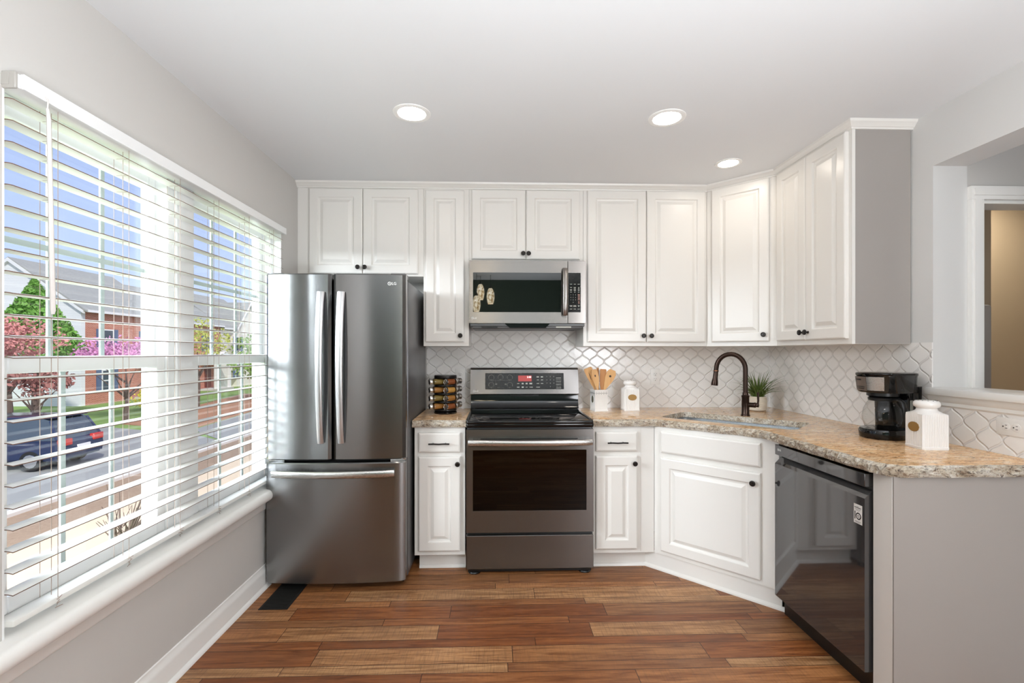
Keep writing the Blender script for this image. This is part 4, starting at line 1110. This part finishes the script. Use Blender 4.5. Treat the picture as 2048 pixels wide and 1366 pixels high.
def siding_mat(name, c, step=.12):
    t = NT(name); P, x, y, z = t.pos(); f = t.math('FRACT', t.math('DIVIDE', t.math('ADD', z, 50.0), step)); l_ = t.math('LESS_THAN', f, .12)
    t.set(t.mix(l_, lin(c), tuple(v*.72 for v in lin(c)[:3])+(1,)), .7); return t.m
def brick_mat():
    t = NT('red_brick'); P, x, y, z = t.pos(); b = t.n('ShaderNodeTexBrick'); cx = t.n('ShaderNodeCombineXYZ'); t.l(t.math('ADD', x, y), cx.inputs[0]); t.l(z, cx.inputs[1]); t.l(cx.outputs[0], b.inputs['Vector'])
    b.inputs['Color1'].default_value = lin((196,118,92)); b.inputs['Color2'].default_value = lin((176,98,76)); b.inputs['Mortar'].default_value = lin((206,176,158)); b.inputs['Scale'].default_value = 1; b.inputs['Mortar Size'].default_value = .008; b.inputs['Brick Width'].default_value = .22; b.inputs['Row Height'].default_value = .08
    t.set(b.outputs[0], .85); return t.m
def shingle():
    t = NT('grey_shingle'); p = t.pos()[0]; t.set(t.mix(t.noise(t.mapping(p, (1, 1, 4)), 3, 4, .7), lin((142,144,138)), lin((176,176,168))), .9); return t.m
M['siding'] = siding_mat('white_siding', (232,232,230)); M['siding2'] = siding_mat('cream_siding', (226,220,206)); M['brick'] = brick_mat(); M['shingle'] = shingle()
M['shutter'] = plain('blue_grey_shutter', (92,108,138), .6); M['hglass'] = plain('house_window_glass', (70,80,90), .08); M['doorred'] = plain('dark_red_door', (110,48,42), .5)
M['gableside'] = siding_mat('white_gable_siding', (236,236,234))
HX = -30.4
def townhouse(label, y0, y1, wall, eave=4.4, ridge=8.1, front_gable=False, end=False, shutters=True, doorm=None, porch=True):
    t = thing('townhouse', label, 'house', (HX, y0, GZ)); L = y1-y0; D = 10.0; E = eave-GZ; Rz = ridge-GZ
    m = MB(); m.box(-D, 0, 0, L, 0, E); m.build('front_wall', wall, t, 0)
    if end:
        m = MB(); m.extr([(-D-.0, 0), (0.002, 0), (0.002, E), (-D/2, Rz-.15), (-D, E)], lambda u, v: Vector((u, -.05, v)), lambda u, v: Vector((u, .3, v))); m.build('gable_wall', M['gableside'], t, 0)
        m = MB(); m.extr([(0.3, E-.25), (.3, E-.05), (-D/2, Rz+.05), (-D-.3, E-.05), (-D-.3, E-.25), (-D/2, Rz-.2)], lambda u, v: Vector((u, -.25, v)), lambda u, v: Vector((u, -.05, v))); m.build('rake_trim', M['trim'], t, 0)
    m = MB(); m.extr([(.45, E-.12), (.45, E), (-D/2, Rz+.12), (-D-.45, E), (-D-.45, E-.12), (-D/2, Rz)], lambda u, v: Vector((u, -.2 if end else 0, v)), lambda u, v: Vector((u, L, v))); m.build('roof', M['shingle'], t, 0)
    m = MB(); m.box(.3, .5, 0, L, E-.15, E+.02); m.build('gutter', M['trim'], t, 0)
    if front_gable:
        gy, gw, gh = L*.5, 2.6, 3.0
        m = MB(); m.extr([(gy-gw, 0), (gy+gw, 0), (gy+gw, E), (gy, E+gh), (gy-gw, E)], lambda u, v: Vector((0, u, v)), lambda u, v: Vector((.6, u, v))); m.build('front_gable', wall, t, 0)
        m = MB(); m.extr([(gy-gw-.3, E-.2), (gy, E+gh+.05), (gy+gw+.3, E-.2), (gy+gw+.3, E), (gy, E+gh+.25), (gy-gw-.3, E)], lambda u, v: Vector((-4, u, v)), lambda u, v: Vector((.85, u, v))); m.build('gable_roof', M['shingle'], t, 0)
        m = MB(); m.extr([(gy-gw-.3, E-.25), (gy, E+gh-.05), (gy+gw+.3, E-.25), (gy+gw+.3, E-.02), (gy, E+gh+.2), (gy-gw-.3, E-.02)], lambda u, v: Vector((.85, u, v)), lambda u, v: Vector((.92, u, v))); m.build('gable_trim', M['trim'], t, 0)
    xo = .6 if front_gable else 0
    for fz in (.9, 4.0):
        for fy in (L*.25, L*.72):
            if fz < 2 and abs(fy-L*.72) < .1: continue
            X = xo if abs(fy-L*.5) < 2.6 and front_gable else 0
            w = MB(); w.box(X, X+.06, fy-.55, fy+.55, fz, fz+1.7); ww = w.build('window', M['trim'], t, 0)
            g = MB()
            for q in (0, 1): g.box(X+.06, X+.07, fy-.46, fy+.46, fz+.1+.8*q, fz+.80+.8*q)
            g.build('window_pane', M['hglass'], ww, 0)
            if shutters:
                for s_ in (-1, 1): q = MB(); q.box(X, X+.05, fy+s_*.8-.22, fy+s_*.8+.22, fz, fz+1.7); q.build('shutter', M['shutter'], t, 0)
    X = xo if front_gable else 0
    fy = L*.72
    q = MB(); q.box(X, X+.08, fy-.5, fy+.5, .3, 2.4); q.build('front_door', doorm or M['doorred'], t, 0)
    if porch:
        q = MB(); q.box(0, 1.8, fy-1.4, fy+1.4, 2.75, 3.0); q.extr([(fy-1.6, 3.0), (fy+1.6, 3.0), (fy, 4.0)], lambda u, v: Vector((0, u, v)), lambda u, v: Vector((1.9, u, v))); q.build('porch_roof', M['trim'], t, 0)
        for s_ in (-1, 1): q = MB(); q.box(1.45, 1.7, fy+s_*1.2-.12, fy+s_*1.2+.12, .1, 2.75); q.build('porch_column', M['trim'], t, 0)
        q = MB(); q.box(0, 1.9, fy-1.5, fy+1.5, 0, .2); q.build('porch_step', paint('step_concrete', (190,186,180), .9), t, 0)
    return t
townhouse('red brick townhouse with white sided gable end and blue-grey shutters', 32.1, 41.2, M['brick'], end=True)
townhouse('brick townhouse with grey roof right of the gable-end house', 41.2, 49.5, M['brick'], eave=4.2, ridge=7.6, shutters=True)
townhouse('cream townhouse with a steep front gable seen through the right window', 49.5, 59, M['siding2'], eave=4.0, ridge=8.0, front_gable=True)
townhouse('white townhouse with front gable farthest along the row', 59, 69, M['siding'], eave=4.2, ridge=7.4, front_gable=True)
townhouse('distant cream townhouse at the far end of the row', 69, 80, M['siding2'], eave=4.4, ridge=8.2, front_gable=True)
townhouse('distant brick townhouse beyond the cream one', 80, 92, M['brick'], eave=4.4, ridge=8.2)

def leafmat(name, a, b):
    t = NT(name); p = t.pos()[0]; t.set(t.mix(t.noise(p, 2.5, 3, .7), lin(a), lin(b)), .8); return t.m
LM = dict(ever=leafmat('evergreen_leaf', (64,118,44), (140,190,84)), pink=leafmat('redbud_blossom', (196,120,168), (228,166,206)), rose=leafmat('rose_foliage', (176,112,108), (226,160,150)), yg=leafmat('spring_leaf', (150,160,60), (204,208,110)), green=leafmat('green_leaf', (96,136,52), (160,190,92)), yel=leafmat('yellow_bloom', (214,200,30), (240,232,80)), red=leafmat('plum_leaf', (120,72,66), (176,122,110)), shrub=leafmat('pale_shrub_leaf', (120,140,110), (180,190,150)))
bark = plain('tree_bark', (98,82,72), .9)
def tree(name, label, x, y, h, r, kind, nl=2200, ls=.16, shape='ball', cz=None, trunk=True, seed=1, cat='tree', base=None, group=None):
    rr = random.Random(seed); t = thing(name, label, cat, (x, y, GZ), 0, group)
    if trunk:
        m = MB(); hh = h*(.62 if shape != 'cone' else .9); m.tube([(0, 0, 0), (.05*r, .02, hh*.4), (0, .05, hh)], [h*.02+.05, h*.015+.03, .02], 8)
        nb = 7 if shape != 'cone' else 0
        for i in range(nb):
            a = 2*pi*i/nb+rr.random(); z = h*(.22+.3*rr.random()); m.tube([(0, 0, z), (r*.35*cos(a), r*.35*sin(a), z+h*.14), (r*.75*cos(a), r*.75*sin(a), z+h*.30)], [h*.010+.02, .03, .008], 6)
        m.build('trunk', bark, t)
    vs, fs = [], []
    zc = cz if cz is not None else h*.66; rz = h-zc
    clus = [(rr.gauss(0, .45), rr.gauss(0, .45), rr.gauss(0, .45)) for _ in range(22)]
    for i in range(nl):
        if shape == 'cone':
            u = rr.random()**.7; z = 3.2+(h-3.2)*(1-u); R = r*u*(.6+.4*rr.random()); a = rr.random()*2*pi; p = Vector((R*cos(a), R*sin(a), z))
        else:
            c = clus[rr.randrange(22)]; q = Vector((c[0]+rr.gauss(0, .25), c[1]+rr.gauss(0, .25), c[2]+rr.gauss(0, .22)))
            if q.length > 1.15: q *= 1/q.length
            p = Vector((q.x*r, q.y*r, zc+q.z*rz))
            if p.z < .05: p.z = .05+rr.random()*.2
        d1 = Vector((rr.gauss(0, 1), rr.gauss(0, 1), rr.gauss(0, 1))).normalized(); d2 = d1.orthogonal().normalized(); s_ = ls*(.6+.8*rr.random())
        k = len(vs); vs += [p-d1*s_, p+d2*s_*.5, p+d1*s_, p-d2*s_*.5]; fs.append((k, k+1, k+2, k+3))
    me = bpy.data.meshes.new('foliage'); me.from_pydata(vs, [], fs); me.materials.append(LM[kind]); o = bpy.data.objects.new('foliage', me); C.objects.link(o); o.parent = t
    return t
tree('evergreen_tree', 'tall dark green evergreen in front of the white gable wall', -27.4, 25.4, 8.3, 3.0, 'ever', 8000, .13, 'cone', seed=2)
tree('redbud_tree', 'pink blossoming redbud left, below the evergreen', -22.2, 18.6, 5.5, 1.9, 'rose', 3600, .085, seed=3, cz=4.6)
tree('redbud_tree', 'magenta-pink redbud in front of the brick townhouse door', -21.6, 24.6, 4.8, 2.2, 'pink', 3800, .085, seed=4, cz=4.0)
tree('plum_tree', 'dark red-leaved small tree at the left edge of the lower window', -19.5, 17.0, 3.4, 1.1, 'red', 800, .10, seed=5, cz=2.75)
tree('spring_tree', 'yellow-green sparse tree beside the brick townhouse', -21.5, 31.0, 6.4, 2.0, 'yg', 900, .11, seed=6, cz=4.7)
tree('green_tree', 'leafy light green tree left of the refrigerator through the right window', -19.5, 36.0, 5.4, 2.2, 'green', 2400, .15, seed=7)
tree('green_tree', 'leafy green tree nearest the refrigerator through the right window', -19.0, 44.0, 6.2, 2.6, 'green', 2600, .16, seed=8)
tree('rose_tree', 'reddish tree between the two green trees in the right window', -23.0, 48.0, 4.8, 2.4, 'rose', 1500, .16, seed=9)
tree('yellow_bush', 'bright yellow flowering bush at the brick townhouse', -24.0, 30.2, 1.5, 1.1, 'yel', 1200, .10, seed=10, trunk=False, cz=.75, cat='bush')
tree('green_bush', 'dark green round bush beside the yellow bush', -24.6, 33.2, 1.3, 1.0, 'ever', 1000, .10, seed=11, trunk=False, cz=.65, cat='bush')
# bare twiggy shrub on the near walk
t = thing('bare_shrub', 'twiggy shrub with few leaves below the window', 'bush', (-7.0, 5.3, GZ)); m = MB(); rr = random.Random(4)
for i in range(16):
    a = rr.random()*2*pi; L = .9+.6*rr.random(); ln = .25+.5*rr.random(); p1 = Vector((ln*.4*cos(a), ln*.4*sin(a), L*.5)); p2 = Vector((ln*cos(a), ln*sin(a), L))
    m.tube([(0, 0, 0), p1, p2], [.03, .02, .006], 6)
    for q in range(3): b_ = a+rr.gauss(0, .8); m.tube([p1, p1+Vector((.3*cos(b_), .3*sin(b_), .35))], [.012, .004], 5)
m.build('branches', bark, t)

# cars
def car(label, x, y, ang, body, L=4.7, Wd=1.9, H=1.68, roof=.60):
    t = thing('car', label, 'car', (x, y, GZ+.03), ang, 'parked cars across the street')
    # side profile (forward = +x), (x,z)
    pr = [(-L/2, .45), (-L/2-.02, .75), (-L/2+.05, 1.0), (L/2-.75, 1.02), (L/2-.1, .86), (L/2, .60), (L/2-.03, .35), (-L/2+.05, .32)]
    m = MB()
    def lay(w): return [m.bm.verts.new((p[0], w, p[1])) for p in pr]
    rows = [lay(-Wd/2), lay(Wd/2)]
    K = len(pr)
    for j in range(K): m.bm.faces.new((rows[0][j], rows[0][(j+1) % K], rows[1][(j+1) % K], rows[1][j]))
    m.bm.faces.new(rows[0]); m.bm.faces.new(rows[1][::-1])
    bmesh.ops.bevel(m.bm, geom=list(m.bm.edges), offset=.07, segments=2, affect='EDGES'); m.build('body', body, t, 50)
    g = [(-L/2+.12, 1.0), (-L/2+.45, H-.10), (-L/2+.75, H), (L/2-1.9, H), (L/2-1.35, 1.0)] if roof > .5 else [(-L/2+.5, 1.0), (-L/2+1.1, H), (L/2-1.9, H), (L/2-1.25, 1.0)]
    m = MB(); wb_, wt = Wd/2-.05, Wd/2-.22
    rows = [[m.bm.verts.new((p[0], s_*(wb_ if p[1] < 1.05 else wt), p[1])) for p in g] for s_ in (-1, 1)]; K = len(g)
    for j in range(K): m.bm.faces.new((rows[0][j], rows[0][(j+1) % K], rows[1][(j+1) % K], rows[1][j]))
    m.bm.faces.new(rows[0]); m.bm.faces.new(rows[1][::-1]); m.build('windows', M['hglass'], t, 20)
    m = MB(); z = H-.03; gg = [p[0] for p in g if p[1] > H-.15]
    m.box(min(gg)-.05, max(gg)+.05, -wt-.02, wt+.02, H-.03, H+.03, .03, 2)
    for s_ in (-1, 1):
        for (a, b) in ((g[0], g[1]), (g[-1], g[-2]), ((.1, 1.0), (.05, H))): m.tube([(a[0], s_*wb_, a[1]), (b[0], s_*wt, b[1])], .045, 6)
    m.build('roof', body, t, 40)
    for sx_ in (-L/2+.9, L/2-.9):
        for s_ in (-1, 1):
            w = MB(); w.lathe([(.0001, -.11), (.2, -.11), (.33, -.10), (.34, -.02), (.34, .10), (.3, .11), (.0001, .11)], 24, (sx_, s_*(Wd/2-.10), .34), 'y'); ww = w.build('wheel', M['rubber'], t)
            w = MB(); w.lathe([(.0001, s_*-.118), (.21, s_*-.118), (.22, s_*-.112)], 12, (sx_, s_*(Wd/2-.10), .34), 'y', cap=False); w.build('hubcap', M['chrome'], ww, 0)
    for s_ in (-1, 1):
        w = MB(); w.box(-L/2-.035, -L/2+.12, s_*(Wd/2-.28)-.20, s_*(Wd/2-.28)+.25*(1 if s_ < 0 else 1)-.0, .80, 1.02, .02); w.build('tail_light', plain('tail_light_red', (190,50,44), .2) if 'tl' not in M else M['tl'], t); M.setdefault('tl', bpy.data.materials['tail_light_red'])
    w = MB(); w.box(-L/2-.045, -L/2, -.26, .26, .62, .76); w.build('licence_plate', M['plate'], t)
    return t
car('dark blue estate car parked across the street, rear towards the window', -16.9, 13.3, radians(183), plain('navy_car_paint', (40,50,78), .15), 4.8, 1.9, 1.72)
car('dark car at the left edge of the window, ahead of the blue one', -25.2, 17.6, radians(183), plain('black_car_paint', (44,46,52), .15), 4.6, 1.8, 1.5, .4)
